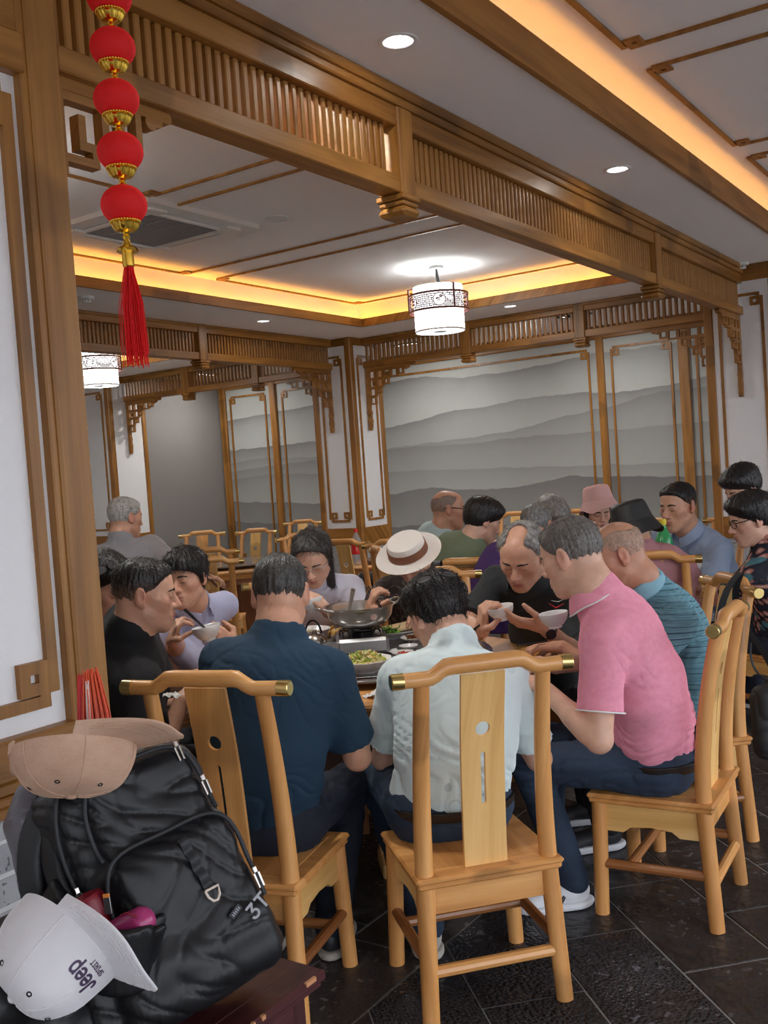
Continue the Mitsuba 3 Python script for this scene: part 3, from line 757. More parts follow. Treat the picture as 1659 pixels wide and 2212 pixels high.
# second table (right), empty tables at the back
chair(5.50, 3.03, 14.0, 'wooden chair with a strap on its rail, behind the older black polo man', var=1)
chair(5.75, 1.98, 15.0, 'wooden chair in front of the person in the dusty pink shirt and black hat', var=2)
chair(6.35, 4.05, -45.0, 'wooden chair under the bald man with glasses', var=0)
chair(5.95, 3.62, -15.0, 'wooden chair under the man in the olive shirt', var=1)
chair(7.95, 3.62, -140.0, 'wooden chair of the grey haired person leaning forward', var=2)
chair(8.05, 2.80, 178.0, 'wooden chair of the woman in the pink bucket hat', var=0)
chair(7.40, 1.98, 140.0, 'wooden chair behind the man in the pale blue shirt', var=1)
chair(6.10, 1.33, 62.0, 'wooden chair at the right edge under the woman in the floral dress', var=2)
g = 'wooden chairs round the empty back tables'
for x, y, d, l, v in ((10.02, 8.15, 195, 'small distant wooden chair right in front of the framed grey mural panels', 0), (8.42, 8.30, 215, 'wooden chair far left, first in the row at the back table', 1), (8.50, 7.66, 190, 'wooden chair at the back table, second from left in its row', 2),
                      (6.55, 6.30, 35, 'wooden chair in front of the glass topped back table, beside the lilac bloused woman', 0), (5.66, 5.55, 50, 'nearest empty wooden chair, right behind the lilac bloused woman', 1), (7.75, 6.08, 250, 'wooden chair at the foot of the white corner column', 2),
                      (7.17, 5.12, 2, 'wooden chair in front of the red-capped bottle', 0), (7.06, 4.60, 20, 'wooden chair just left of the boater hat, before the black bag', 1), (9.95, 5.05, 185, 'small distant wooden chair by the mural right of the olive shirted man', 2),
                      (9.98, 4.28, 185, 'small distant wooden chair by the mural left of the pink hat', 0), (8.35, 2.18, 190, 'distant wooden chair at the right of the pale blue shirted man', 1), (6.62, 7.25, -25, 'wooden chair on the near side of the back table', 2)):
    chair(x, y, d, l, g, v)

# ---------------------------------------------------------------- round tables with glass turntables
def round_table(x, y, r, zt, rl, label, leglab):
    k = thing('round_table', label, 'table')
    M = mat((x, y, 0))
    top = lathe([(0, zt), (r - 0.02, zt), (r - 0.006, zt - 0.004), (r, zt - 0.014), (r - 0.002, zt - 0.026), (r - 0.022, zt - 0.034), (r - 0.026, zt - 0.044), (r - 0.020, zt - 0.05), (r - 0.03, zt - 0.082), (r - 0.06, zt - 0.085), (0, zt - 0.085)], 72)
    part(k, 'tabletop', wply(top, 'm_chair', grain=0), M)
    part(k, 'apron_ring', wply(lathe([(r - 0.10, zt - 0.085), (r - 0.085, zt - 0.085), (r - 0.085, zt - 0.14), (r - 0.10, zt - 0.14)], 48), 'm_rail', grain=0), M)
    for a in range(4):
        q = M @ mat(rz=a * math.pi / 2 + 0.72)
        pl_ = Polygon([(0.05, 0.02), (0.34, 0.02), (0.36, 0.10), (0.30, 0.2), (0.29, 0.5), (0.34, zt - 0.14), (0.05, zt - 0.14)])
        part(k, 'pedestal_panel', wply(on_wall(pl_, 0.035), 'm_rail'), q @ mat((0, 0.0175, 0)))
        part(k, 'foot', wply(cat(rbx(0.30, 0.50, -0.05, 0.05, 0.0, 0.06, 0.006), rbx(0.335, 0.385, -0.045, 0.045, 0.06, zt - 0.14, 0.006)), 'm_splat'), q)
    t = thing('lazy_susan', leglab, 'turntable')
    put(t, sply(lathe([(0, zt + 0.026), (rl - 0.004, zt + 0.026), (rl, zt + 0.030), (rl, zt + 0.036), (rl - 0.004, zt + 0.040), (0, zt + 0.040)], 72), 'm_smoked', 30), M)
    part(t, 'bearing', sply(lathe([(0, zt), (0.16, zt), (0.16, zt + 0.026), (0, zt + 0.026)], 32), 'm_steel_brushed', 30), M)
prin('m_smoked', (0.11, 0.10, 0.095), 0.07, specular=0.6, clearcoat=1.0, clearcoat_gloss=0.98)
TX, TY, TZ = 3.65, 2.60, 0.79
round_table(TX, TY, 0.80, TZ, 0.56, 'round wooden dining table that the near group is eating at', 'round dark glass turntable on the near dining table')
round_table(6.72, 2.62, 0.82, TZ, 0.74, 'round wooden table of the group at the right, in front of the mural', 'glass turntable with dishes on the right-hand table')
round_table(7.60, 7.10, 0.70, TZ, 0.55, 'empty round wooden table seen between chairs at the back left', 'glass turntable of the empty back table')
round_table(7.92, 5.25, 0.46, TZ, 0.30, 'round wooden table behind the boater hat with the red-capped bottle on it', 'small glass turntable under the red-capped bottle')
# ---------------------------------------------------------------- organic bodies: smooth unions of tapered limbs, meshed with surface nets
def smin(a, b, k):
    if k <= 0:
        return np.minimum(a, b)
    h = np.maximum(k - np.abs(a - b), 0) / k
    return np.minimum(a, b) - h * h * k * 0.25
def rc(a, b, ra, rb, k=0.02):
    a, b = np.asarray(a, float), np.asarray(b, float)
    ba = b - a
    L2 = max(ba @ ba, 1e-9)
    def f(p):
        t = np.clip((p - a) @ ba / L2, 0, 1)
        return np.linalg.norm(p - a - t[:, None] * ba, axis=1) - (ra + (rb - ra) * t)
    lo = np.minimum(a - ra, b - rb)
    hi = np.maximum(a + ra, b + rb)
    return ['u', f, k, lo, hi]
def ell(c, R, r, k=0.02):
    """ellipsoid: R rows = its axes"""
    c, R, r = np.asarray(c, float), np.asarray(R, float), np.asarray(r, float)
    def f(p):
        q = (p - c) @ R.T
        k0 = np.linalg.norm(q / r, axis=1)
        k1 = np.linalg.norm(q / (r * r), axis=1) + 1e-9
        return np.where(k0 < 1e-6, -r.min(), k0 * (k0 - 1) / k1)
    m = r.max()
    return ['u', f, k, c - m, c + m]
def sub(n):
    return ['s'] + n[1:]
def cut(p0, n, k=0.004):
    p0, n = np.asarray(p0, float), nrm(n)
    return ['c', lambda p: (p - p0) @ n, k, None, None]
def grp(nodes, k=0.02):
    def f(p):
        return sdf_eval(nodes, p)
    us = [n for n in nodes if n[0] == 'u']
    return ['u', f, k, np.min([n[3] for n in us], 0), np.max([n[4] for n in us], 0)]
def sdf_eval(nodes, p):
    d = np.full(len(p), 10.0)
    for op, f, k, lo, hi in nodes:
        e = f(p)
        if op == 'u': d = smin(d, e, k)
        elif op == 's': d = -smin(-d, e, k)
        else: d = -smin(-d, -e, k)
    return d
def nets(nodes, h, B=8):
    us = [n for n in nodes if n[0] == 'u']
    lo = np.min([n[3] for n in us], 0) - 2 * h
    hi = np.max([n[4] for n in us], 0) + 2 * h
    nb = np.ceil((hi - lo) / (B * h)).astype(int) + 1
    bi = np.stack(np.meshgrid(*[np.arange(k) for k in nb], indexing='ij'), -1).reshape(-1, 3)
    bc = lo + (bi * B + (B - 1) / 2) * h
    rad = B * h * 0.5 * 1.733
    dc = np.full(len(bc), 10.0)
    near = []
    for op, f, k, l, u in nodes:
        if op == 'c':
            dc = np.maximum(dc, f(bc))
            near.append(None)
            continue
        m = np.all((bc > l - rad - k - h) & (bc < u + rad + k + h), 1)
        e = np.full(len(bc), 10.0)
        if m.any(): e[m] = f(bc[m])
        near.append(e < rad * 1.5 + k)
        if op == 'u': dc = np.minimum(dc, e)
        else: dc = np.maximum(dc, -e)
    act = np.abs(dc) < rad * 1.6 + 0.02
    ids = np.nonzero(act)[0]
    g = np.stack(np.meshgrid(*[np.arange(B)] * 3, indexing='ij'), -1).reshape(-1, 3)
    base = lo + bi[ids] * B * h
    P = base[:, None, :] + g[None] * h
    D = np.full((len(ids), B ** 3), 10.0)
    for (op, f, k, l, u), m in zip(nodes, near):
        s = np.arange(len(ids)) if m is None else np.nonzero(m[ids])[0]
        if not len(s): continue
        e = f(P[s].reshape(-1, 3)).reshape(len(s), -1)
        d = D[s]
        if op == 'u': D[s] = smin(d, e, k)
        elif op == 's': D[s] = -smin(-d, e, k)
        else: D[s] = -smin(-d, -e, k)
    A = np.where(dc < 0, -1.0, 1.0).reshape(nb)
    A = np.repeat(np.repeat(np.repeat(A, B, 0), B, 1), B, 2).astype(np.float32)
    I = bi[ids][:, None, :] * B + g[None]
    A[I[..., 0], I[..., 1], I[..., 2]] = D
    S = A < 0
    c = np.zeros(np.array(A.shape) - 1, np.uint8)
    for a, b, e in np.ndindex(2, 2, 2):
        c += S[a:a + c.shape[0], b:b + c.shape[1], e:e + c.shape[2]]
    X = np.argwhere((c > 0) & (c < 8))
    off = np.array(list(np.ndindex(2, 2, 2)))
    val = np.stack([A[X[:, 0] + o[0], X[:, 1] + o[1], X[:, 2] + o[2]] for o in off], 1)
    acc, cnt = np.zeros((len(X), 3)), np.zeros(len(X))
    for i in range(8):
        for j in range(i + 1, 8):
            if np.abs(off[i] - off[j]).sum() != 1: continue
            a, b = val[:, i], val[:, j]
            m = (a < 0) != (b < 0)
            t = np.where(m, a / np.where(m, a - b, 1), 0)[:, None]
            acc += np.where(m[:, None], off[i] + t * (off[j] - off[i]), 0)
            cnt += m
    v = lo + (X + acc / cnt[:, None]) * h
    idx = np.full(c.shape, -1, np.int32)
    idx[X[:, 0], X[:, 1], X[:, 2]] = np.arange(len(X))
    F = []
    for ax in range(3):
        u, w = (ax + 1) % 3, (ax + 2) % 3
        sl0 = [slice(1, -1)] * 3
        sl0[ax] = slice(0, -1)
        sl1 = list(sl0)
        sl1[ax] = slice(1, None)
        s0, s1 = S[tuple(sl0)], S[tuple(sl1)]
        E = np.argwhere(s0 != s1)
        flip = s0[E[:, 0], E[:, 1], E[:, 2]]
        E = E + 1
        E[:, ax] -= 1
        q = []
        for du, dw in ((-1, -1), (0, -1), (0, 0), (-1, 0)):
            e = E.copy()
            e[:, u] += du
            e[:, w] += dw
            e = np.minimum(e, np.array(c.shape) - 1)
            q.append(idx[e[:, 0], e[:, 1], e[:, 2]])
        q = np.stack(q, 1)
        ok = (q >= 0).all(1)
        q, fl = q[ok], flip[ok]
        q[~fl] = q[~fl][:, ::-1]
        F.append(q)
    F = np.vstack(F)
    f = np.vstack([F[:, [0, 1, 2]], F[:, [0, 2, 3]]])
    return v, f
def vnormals(v, f):
    n = np.zeros_like(v)
    w = np.cross(v[f[:, 1]] - v[f[:, 0]], v[f[:, 2]] - v[f[:, 0]])
    for k in range(3):
        np.add.at(n, f[:, k], w)
    return n / (np.linalg.norm(n, axis=1, keepdims=True) + 1e-12)
def vn(p, s, seed=0):
    return meshkit.noise(p * s, seed) - 0.5

# ---------------------------------------------------------------- people
SKIN = {'fair': (0.64, 0.375, 0.265), 'mid': (0.575, 0.310, 0.205), 'tan': (0.50, 0.252, 0.158)}
def basis(fwd, up):
    f = nrm(fwd)
    r = nrm(np.cross(f, up))
    return r, f, np.cross(r, f)      # right, forward, up
def hand_nodes(w, u, n, thumb, s=1.0, curl=(0.5, 0.5, 0.55, 0.6), tcurl=0.5, spread=0.0):
    """w wrist, u along the hand, n the way the palm looks, thumb: unit vector toward the thumb side"""
    u = nrm(u)
    n = nrm(n - u * (n @ u))
    t = nrm(np.cross(u, n))
    if t @ thumb < 0: t = -t
    N = []
    kn = []
    L = 0.088 * s
    for i, x in enumerate((0.029, 0.010, -0.010, -0.028)):
        b = w + u * (L - 0.004 * abs(i - 1) * s) + t * x * s
        kn.append(b)
        N.append(rc(w + u * 0.012 * s + t * x * 0.55 * s, b, 0.0165 * s, 0.0115 * s, 0.012))
    N.append(rc(w, w + u * 0.03 * s, 0.0235 * s, 0.023 * s, 0.012))
    for i, (b, Lf) in enumerate(zip(kn, (0.072, 0.080, 0.074, 0.060))):
        a, p, d0 = 0.0, b, u + t * (0.10 - 0.07 * i) * spread
        for j, (q, da) in enumerate(zip((0.46, 0.31, 0.23), (0.9, 1.15, 0.7))):
            a += curl[i] * da
            d = nrm(d0 * math.cos(a) + n * math.sin(a))
            e = p + d * Lf * q * s
            N.append(rc(p, e, (0.0098 - 0.0009 * j) * s, (0.0092 - 0.0010 * j) * s, 0.0035))
            p = e
    b = w + u * 0.022 * s + t * 0.026 * s
    d = nrm(u * 0.55 + t * 0.75 + n * 0.35)
    m = b + d * 0.045 * s
    N.append(rc(b, m, 0.0155 * s, 0.0118 * s, 0.010))
    d2 = nrm(u * (0.9 - tcurl * 0.3) + t * (0.25 - tcurl * 0.5) + n * (0.25 + tcurl * 0.7))
    m2 = m + d2 * 0.032 * s
    N.append(rc(m, m2, 0.0112 * s, 0.0102 * s, 0.006))
    N.append(rc(m2, m2 + nrm(d2 * 0.9 + n * 0.2 * tcurl) * 0.024 * s, 0.0104 * s, 0.0082 * s, 0.004))
    return N
def head_nodes(c, R, s, jaw=1.0, full=True):
    """c: middle of the head; R rows right, forward, up; s scale"""
    def W(x, y, z): return c + (x * R[0] + y * R[1] + z * R[2]) * s
    def E(x, y, z, a, b, d, k): return ell(W(x, y, z), R, (a * s, b * s, d * s), k * s)
    def C(p, q, a, b, k): return rc(W(*p), W(*q), a * s, b * s, k * s)
    N = [E(0, -.014, .034, .0765, .0945, .086, .01), E(0, .032, -.035, .0645 * jaw, .060, .082, .035), C((0, .071, -.098), (0, .068, -.092), .0175, .0185, .03)]
    for sx in (-1, 1):
        N += [C((sx * .053 * jaw, .008, -.056), (sx * .016, .068, -.096), .020, .017, .028), C((sx * .044, .060, -.014), (sx * .050, .046, -.006), .019, .021, .028)]
    N += [E(0, .044, .050, .060, .044, .050, .03), E(0, .078, -.062, .028, .020, .026, .022)]
    if full:
        N += [C((-.030, .082, .026), (.030, .082, .026), .0115, .0115, .018)]
        for sx in (-1, 1):
            N += [sub(E(sx * .032, .106, .006, .017, .017, .012, .014)), E(sx * .0315, .0825, .005, .0145, .0105, .0098, .004), C((sx * .019, .0925, .0125), (sx * .044, .084, .0115), .0032, .0028, .006)]
        N += [C((0, .091, .014), (0, .113, -.026), .0075, .0125, .012), E(0, .098, -.030, .018, .012, .010, .008), E(-.0125, .100, -.031, .0085, .0105, .0080, .006), E(.0125, .100, -.031, .0085, .0105, .0080, .006)]
        N += [C((-.024, .0895, -.0610), (0, .1005, -.0565), .0050, .0062, .008), C((.024, .0895, -.0610), (0, .1005, -.0565), .0050, .0062, .008), C((-.018, .0915, -.0705), (.018, .0915, -.0705), .0068, .0068, .008)]
        N += [sub(C((-.026, .097, -.0645), (.026, .097, -.0645), .0020, .0020, .003))]
    for sx in (-1, 1):
        Re = np.stack([nrm(R[0] + sx * 0.42 * R[1] * -1), nrm(np.cross(R[2], nrm(R[0] - sx * 0.42 * R[1]))), R[2]])
        N += [ell(W(sx * .083, -.014, .004), Re, (.0085 * s, .0205 * s, .033 * s), .006 * s), sub(ell(W(sx * .0945, -.008, .008), Re, (.0085 * s, .0125 * s, .021 * s), .006 * s)), ell(W(sx * .081, -.004, -.023), Re, (.0075 * s, .011 * s, .012 * s), .006 * s)]
    return N
def skull(c, R, s):
    N = [ell(c + (-.014 * R[1] + .034 * R[2]) * s, R, (.0765 * s, .0945 * s, .086 * s), .01), ell(c + (.044 * R[1] + .050 * R[2]) * s, R, (.060 * s, .044 * s, .050 * s), .03 * s),
         ell(c + (.020 * R[1] - .035 * R[2]) * s, R, (.062 * s, .060 * s, .080 * s), .03 * s)]
    return N
HY = [-.125, -.09, -.05, -.02, .005, .03, .05, .065, .08, .10]
HAIR = {  # hairline height above the head's middle at HY (back to front), thickness at the sides, thickness on top
    'crop':   ([-.100, -.092, -.068, -.020, .010, .024, .048, .070, .080, .09], .005, .013),
    'fade':   ([-.095, -.085, -.060, -.012, .014, .028, .054, .070, .078, .088], .0025, .013),
    'thick':  ([-.108, -.100, -.075, -.022, .004, .014, .034, .052, .062, .075], .017, .032),
    'mop':    ([-.085, -.080, -.062, -.030, -.004, .010, .022, .034, .045, .06], .020, .034),
    'recede': ([-.070, -.062, -.045, -.010, .012, .030, .075, .110, .13, .14], .009, .010),
    'fringe': ([-.060, -.055, -.040, -.006, .020, .050, .09, .13, .14, .15], .0022, .0022),
    'bob':    ([-.13, -.135, -.135, -.12, -.06, .010, .062, .082, .092, .10], .016, .022),
    'bowl':   ([-.085, -.085, -.075, -.050, -.012, .016, .034, .044, .050, .060], .013, .024),
    'none':   None}
def hair_mesh(c, R, s, style, h, col, grey=0.0, seed=1, bald_top=False, extra=()):
    line, ts, tt = HAIR[style]
    SK = skull(c, R, s)
    def f(p):
        q = (p - c) @ R.T / s
        base = sdf_eval(SK, p) / s
        zt = np.clip((q[:, 2] - 0.02) / 0.09, 0, 1)
        t = ts + (tt - ts) * zt * zt * (3 - 2 * zt)
        az = np.arctan2(q[:, 0], q[:, 1])
        dsp = (0.0050 * (meshkit.noise(np.stack([az * 16, q[:, 2] * 16 + q[:, 1] * 14, np.zeros(len(q))], 1), seed) - 0.5) + 0.0048 * (meshkit.noise(np.stack([az * 42 + q[:, 2] * 25, q[:, 2] * 20 + q[:, 1] * 30, np.zeros(len(q))], 1), seed + 2) - 0.5)) * min(1.0, tt / .014)
        lim = np.interp(q[:, 1], HY, line) + 0.002 * (meshkit.noise(np.stack([az * 14, np.zeros(len(q)), np.ones(len(q))], 1), seed + 3) - 0.5)
        if style not in ('bob', 'bowl'):
            tp = np.clip((q[:, 2] - lim + 0.004) / (0.055 if style in ('thick', 'mop') else 0.03), 0, 1)
            t = -0.0015 + (t + 0.0015) * tp * (2 - tp)
            dsp = dsp * tp
        d = base - t - dsp
        e = (lim - q[:, 2]) * 0.75
        if style in ('bob', 'bowl'):
            e = np.maximum(e, np.minimum((q[:, 1] - 0.052), 0.052 - np.abs(q[:, 0]) + 0.012) * 0.9 - np.clip(q[:, 2] - lim, 0, 1) * 2) if style == 'bob' else e
        if style == 'fringe' or style == 'recede':
            k = 0.038 if style == 'recede' else 0.056
            e = np.maximum(e, (k - np.hypot(q[:, 0], np.minimum(q[:, 1] - (0.005 if style == 'recede' else -0.045), 0)) - (0 if style == 'recede' else 1) * np.clip(0.03 - q[:, 2], 0, 1) * 2) * 0.9)
        return np.maximum(d, e) * s
    nodes = [['u', f, 0.004, c - 0.18 * s, c + 0.18 * s]] + list(extra)
    v, fc = nets(nodes, h)
    q = (v - c) @ R.T / s
    az = np.arctan2(q[:, 0], q[:, 1])
    st = meshkit.noise(np.stack([az * 60, q[:, 2] * 30 + q[:, 1] * 25, np.zeros(len(q))], 1), seed + 5)
    st2 = meshkit.noise(np.stack([q[:, 0] * 120, q[:, 1] * 90, q[:, 2] * 120], 1), seed + 9)
    base = np.array(col)[None] * (0.6 + 0.8 * st[:, None])
    g = np.clip(grey * 1.3 * (0.35 + st2) * (0.5 + st), 0, 1)[:, None]
    C = base * (1 - g) + g * np.array([0.42, 0.40, 0.375])
    return v, fc, C
def strands_on(v, f, C, c, R, s, style, n, seed):
    """single hairs combed over the hair's surface, thin three-sided blades"""
    r = np.random.default_rng(seed)
    a, b, d = v[f[:, 0]], v[f[:, 1]], v[f[:, 2]]
    nn = np.cross(b - a, d - a)
    ar = np.linalg.norm(nn, axis=1)
    nn = nn / (ar[:, None] + 1e-12)
    m = (a + b + d) / 3
    q = (m - c) @ R.T / s
    out = sdf_eval(skull(c, R, s), m) > 0.0012 * s
    w = ar * out * (((nn * (m - c)).sum(1)) > 0)
    if w.sum() <= 0: return None
    i = r.choice(len(f), n, p=w / w.sum())
    u = r.random((n, 2))
    u = np.where(u.sum(1, keepdims=True) > 1, 1 - u, u)
    p = a[i] + (b - a)[i] * u[:, :1] + (d - a)[i] * u[:, 1:]
    N = nn[i]
    cr = c + (-.045 * R[1] + .118 * R[2]) * s
    fl = p - cr + R[2] * -0.02
    fl = fl - N * (fl * N).sum(1, keepdims=True)
    fl /= np.linalg.norm(fl, axis=1, keepdims=True) + 1e-9
    fl = fl + 0.30 * r.normal(size=fl.shape)
    short = style in ('crop', 'fade', 'fringe', 'recede')
    L = (r.uniform(.005, .010, n) if short else r.uniform(.014, .034, n)) * s
    if style == 'recede': L *= 2.0
    if style == 'bob': L *= 1.2
    lift = (.55 if style == 'crop' else .45) if short else .07
    d1 = fl + N * lift
    d1 /= np.linalg.norm(d1, axis=1, keepdims=True)
    d2 = d1 - N * (.25 if short else .5) - R[2] * .15
    d2 /= np.linalg.norm(d2, axis=1, keepdims=True)
    p0 = p - N * .0012
    p1 = p0 + d1 * (L * .55)[:, None]
    p2 = p1 + d2 * (L * .45)[:, None]
    sd = np.cross(d1, N)
    sd /= np.linalg.norm(sd, axis=1, keepdims=True) + 1e-9
    wd = (.0008 if short else .0011) * s
    V_ = np.stack([p0 - sd * wd, p0 + sd * wd, p1 - sd * wd * .8, p1 + sd * wd * .8, p1 + N * wd * .6, p2], 1).reshape(-1, 3)
    k = np.arange(n)[:, None] * 6
    F_ = np.concatenate([k + [[0, 1, 3]], k + [[0, 3, 2]], k + [[2, 3, 5]], k + [[3, 4, 5]], k + [[4, 2, 5]], k + [[0, 4, 1]]])
    col = C[f[i, 0]] * r.uniform(.55, 1.5, (n, 1))
    return V_, F_, np.repeat(col, 6, 0)
def fade_colour(v, c, R, s, C, skin, lo=-0.05, hi=0.05):
    q = (v - c) @ R.T / s
    n = meshkit.noise(v * 260, 3)
    t = np.clip((q[:, 2] - lo) / (hi - lo) + (n - 0.5) * 0.6, 0, 1)[:, None]
    return C * t + (1 - t) * (np.array(skin) * 0.55 + C * 0.45)
def arm_ik(sh, ha, l1, l2, hint):
    d = ha - sh
    L = np.linalg.norm(d)
    if L > (l1 + l2) * 0.995:
        ha = sh + d / L * (l1 + l2) * 0.995
        d = ha - sh
        L = np.linalg.norm(d)
    a = (l1 * l1 - l2 * l2 + L * L) / (2 * L)
    hgt = math.sqrt(max(l1 * l1 - a * a, 0))
    u = d / L
    hp = nrm(hint - u * (hint @ u))
    return sh + u * a + hp * hgt, ha
def person(label, group, hip, head, face, look, s=1.0, skin='mid', hair=('crop', (0.012, 0.011, 0.011), 0.0), top='m_black', legs='m_black', hands=(None, None), turn=None, lean=None, roll=0.0,
           hh=0.006, hb=0.009, bulk=1.0, sleeve=0.62, collar=None, shoes=None, feet=None, jaw=1.0, hunch=0.0, hint=(None, None), trim=None, full=True, long_sleeve=False, seed=1, knees=None, browcol=None, belt=False, shl=(0.0, 0.0), hem=0.0, hidden_legs=False, eyes=True, shw=1.0, nkw=1.0):
    """hip, head: points; face: way the body faces in degrees; look: direction of the nose (3-vector)"""
    K = thing('person', label, 'person', group)
    hip, head = np.array(hip, float), np.array(head, float)
    sk = np.array(SKIN[skin])
    bf = V(math.cos(math.radians(face)), math.sin(math.radians(face)), 0)
    br = V(bf[1], -bf[0], 0)
    Z = V(0, 0, 1)
    look = nrm(look)
    hup = nrm(Z - look * (look @ Z)) if abs(look[2]) < 0.95 else bf
    r0 = nrm(np.cross(look, hup))
    hup = nrm(hup * math.cos(math.radians(roll)) + r0 * math.sin(math.radians(roll)))
    HR = np.stack(basis(look, hup))
    # neck base below and behind the head, spine curved from the hips
    nb = head - HR[2] * 0.104 * s - HR[1] * 0.035 * s
    c7 = nb - nrm(nb - hip) * 0.045 * s + (-bf) * 0.012 * s
    sv = c7 - hip
    mid = hip + sv * 0.5 - bf * (0.035 + hunch) * s
    sp = bez([hip, hip * 0.0 + mid * 1.0 + (mid - (hip + c7) / 2), c7], 9)
    tg = np.gradient(sp, axis=0)
    tg /= np.linalg.norm(tg, axis=1, keepdims=True)
    def TR(i, rr=None):
        rt = br if rr is None else rr
        up = tg[i]
        rt = nrm(rt - up * (rt @ up))
        return np.stack([rt, np.cross(up, rt), up])
    tr = br if turn is None else V(math.sin(math.radians(turn)), -math.cos(math.radians(turn)), 0)
    R7 = TR(7, tr)
    L1, L2 = 0.295 * s, 0.255 * s
    sj, el, wr = [], [], []
    for i, sd in enumerate((-1, 1)):
        j = c7 + R7[0] * sd * 0.166 * s * shw - R7[2] * 0.072 * s + R7[1] * 0.03 * s + R7[2] * shl[i] * s
        tgt = hands[i][0] if hands[i] else hip + bf * 0.38 * s + br * sd * 0.17 * s + Z * 0.17 * s
        hn = np.asarray(hint[i], float) if hint[i] is not None else (br * sd * 0.6 - Z * 0.9 - bf * 0.25)
        e, w = arm_ik(j, np.asarray(tgt, float), L1, L2, hn)
        sj.append(j); el.append(e); wr.append(w)
    # legs
    kn, an, hj = [], [], []
    for i, sd in enumerate((-1, 1)):
        h0 = hip + br * sd * 0.085 * s
        k = h0 + bf * 0.40 * s + br * sd * 0.10 * s + Z * 0.005 if knees is None or knees[i] is None else np.asarray(knees[i], float)
        a = V(k[0], k[1], 0.10) - bf * 0.05 + br * sd * 0.01 if feet is None or feet[i] is None else np.asarray(feet[i], float)
        hj.append(h0); kn.append(k); an.append(a)
    # ---- body: one skin surface from the head to the fingertips
    nk = [rc(head - HR[2] * 0.045 * s - HR[1] * 0.030 * s, nb - HR[2] * 0.005 * s, 0.058 * s * nkw, 0.060 * s * nkw, 0.03 * s), rc(nb, c7 + (c7 - nb) * 0.3, 0.060 * s * nkw, 0.066 * s * nkw, 0.03 * s)]
    v1, f1 = nets(head_nodes(head, HR, s, jaw, full) + nk, hh)
    arms = []
    for i in (0, 1):
        arms += [rc(sj[i], el[i], 0.047 * s * bulk, 0.040 * s, 0.02), rc(el[i], wr[i], 0.0405 * s, 0.0265 * s, 0.016), rc(el[i] + (wr[i] - el[i]) * 0.18, el[i] + (wr[i] - el[i]) * 0.4, 0.043 * s, 0.037 * s, 0.02)]
        if hands[i]:
            o = hands[i][1]
            N = hand_nodes(wr[i], np.asarray(o['u'], float), np.asarray(o['n'], float), np.asarray(o['t'], float), s, o.get('curl', (0.5, 0.5, 0.55, 0.6)), o.get('tc', 0.5), o.get('sp', 0.3))
        else:
            u = nrm(wr[i] - el[i])
            N = hand_nodes(wr[i], nrm(u + bf * 0.4), V(0, 0, -1) + 0.2 * (br if i == 0 else -br), br if i == 0 else -br, s)
        arms += N
    bod = [rc(sp[q], sp[q + 2], 0.085 * s, 0.085 * s, 0.05) for q in (1, 3, 5)] + [rc(c7 - R7[2] * 0.05 * s, sj[0], 0.06 * s, 0.045 * s, 0.03), rc(c7 - R7[2] * 0.05 * s, sj[1], 0.06 * s, 0.045 * s, 0.03)]
    v2, f2 = nets(arms + bod + nk[1:], min(hb * 0.62, 0.0048) if hb < 0.012 else 0.0065)
    vv, ff = np.vstack([v1, v2]), np.vstack([f1, f2 + len(v1)])
    cn = 1 + 0.16 * vn(vv, 30, seed) + 0.10 * vn(vv, 90, seed + 1)
    col = sk[None] * cn[:, None]
    q = (vv - head) @ HR.T / s
    def blob(x, y, z, r): return np.exp(-(((q - [x, y, z]) / r) ** 2).sum(1))[:, None]
    red = np.clip(blob(0, .11, -.028, .022) * 0.5 + blob(.05, .06, -.02, .03) * 0.45 + blob(-.05, .06, -.02, .03) * 0.45 + blob(.088, -.01, 0, .028) * 0.6 + blob(-.088, -.01, 0, .028) * 0.6, 0, 1)
    col = col * (1 - red * np.array([0.0, 0.28, 0.25]))
    lip = np.clip(blob(0, .10, -.0575, (.024, .02, .0065)) + blob(0, .098, -.0705, (.020, .02, .007)), 0, 1)
    col = col * (1 - lip) + lip * np.array([0.36, 0.105, 0.09])
    if eyes and full:
        dk = np.clip(blob(.0315, .093, .0005, (.0135, .012, .0022)) + blob(-.0315, .093, .0005, (.0135, .012, .0022)), 0, 1) * 0.85
        col = col * (1 - dk) + dk * np.array([0.03, 0.02, 0.017])
    put(K, mikit.ply((vv, ff), 'm_skin', smooth=True, color=np.clip(col, 0, 1)))
    if full:
        for sx in (-1, 1):
            pts = [head + (x * sx * HR[0] + y * HR[1] + z * HR[2]) * s for x, y, z in ((.013, .0965, .0255), (.025, .0950, .0295), (.038, .0890, .029), (.050, .0790, .024))]
            part(K, 'eyebrow', sply(tube(pts, np.array([.0036, .0048, .0042, .0020]) * s, 6), 'm_brow', True), label='dark eyebrow')
    # ---- hair
    if hair and HAIR.get(hair[0]):
        hv, hf, hc = hair_mesh(head, HR, s, hair[0], hh * 0.9, hair[1], hair[2], seed, hair[0] in ('recede', 'fringe'), hair[3](head, HR, s) if len(hair) > 3 and hair[3] else ())
        if hair[0] in ('fade', 'crop', 'fringe'):
            hc = fade_colour(hv, head, HR, s, hc, sk, -0.085, -0.01 if hair[0] == 'crop' else 0.05)
        st = strands_on(hv, hf, hc, head, HR, s, hair[0], 2600 if hh < .0046 else 1100, seed)
        if st is not None:
            hf = np.vstack([hf, st[1] + len(hv)])
            hv = np.vstack([hv, st[0]])
            hc = np.vstack([hc, st[2]])
        part(K, 'hair', mikit.ply((hv, hf), 'm_hair', smooth=True, color=np.clip(hc, 0, 1)))
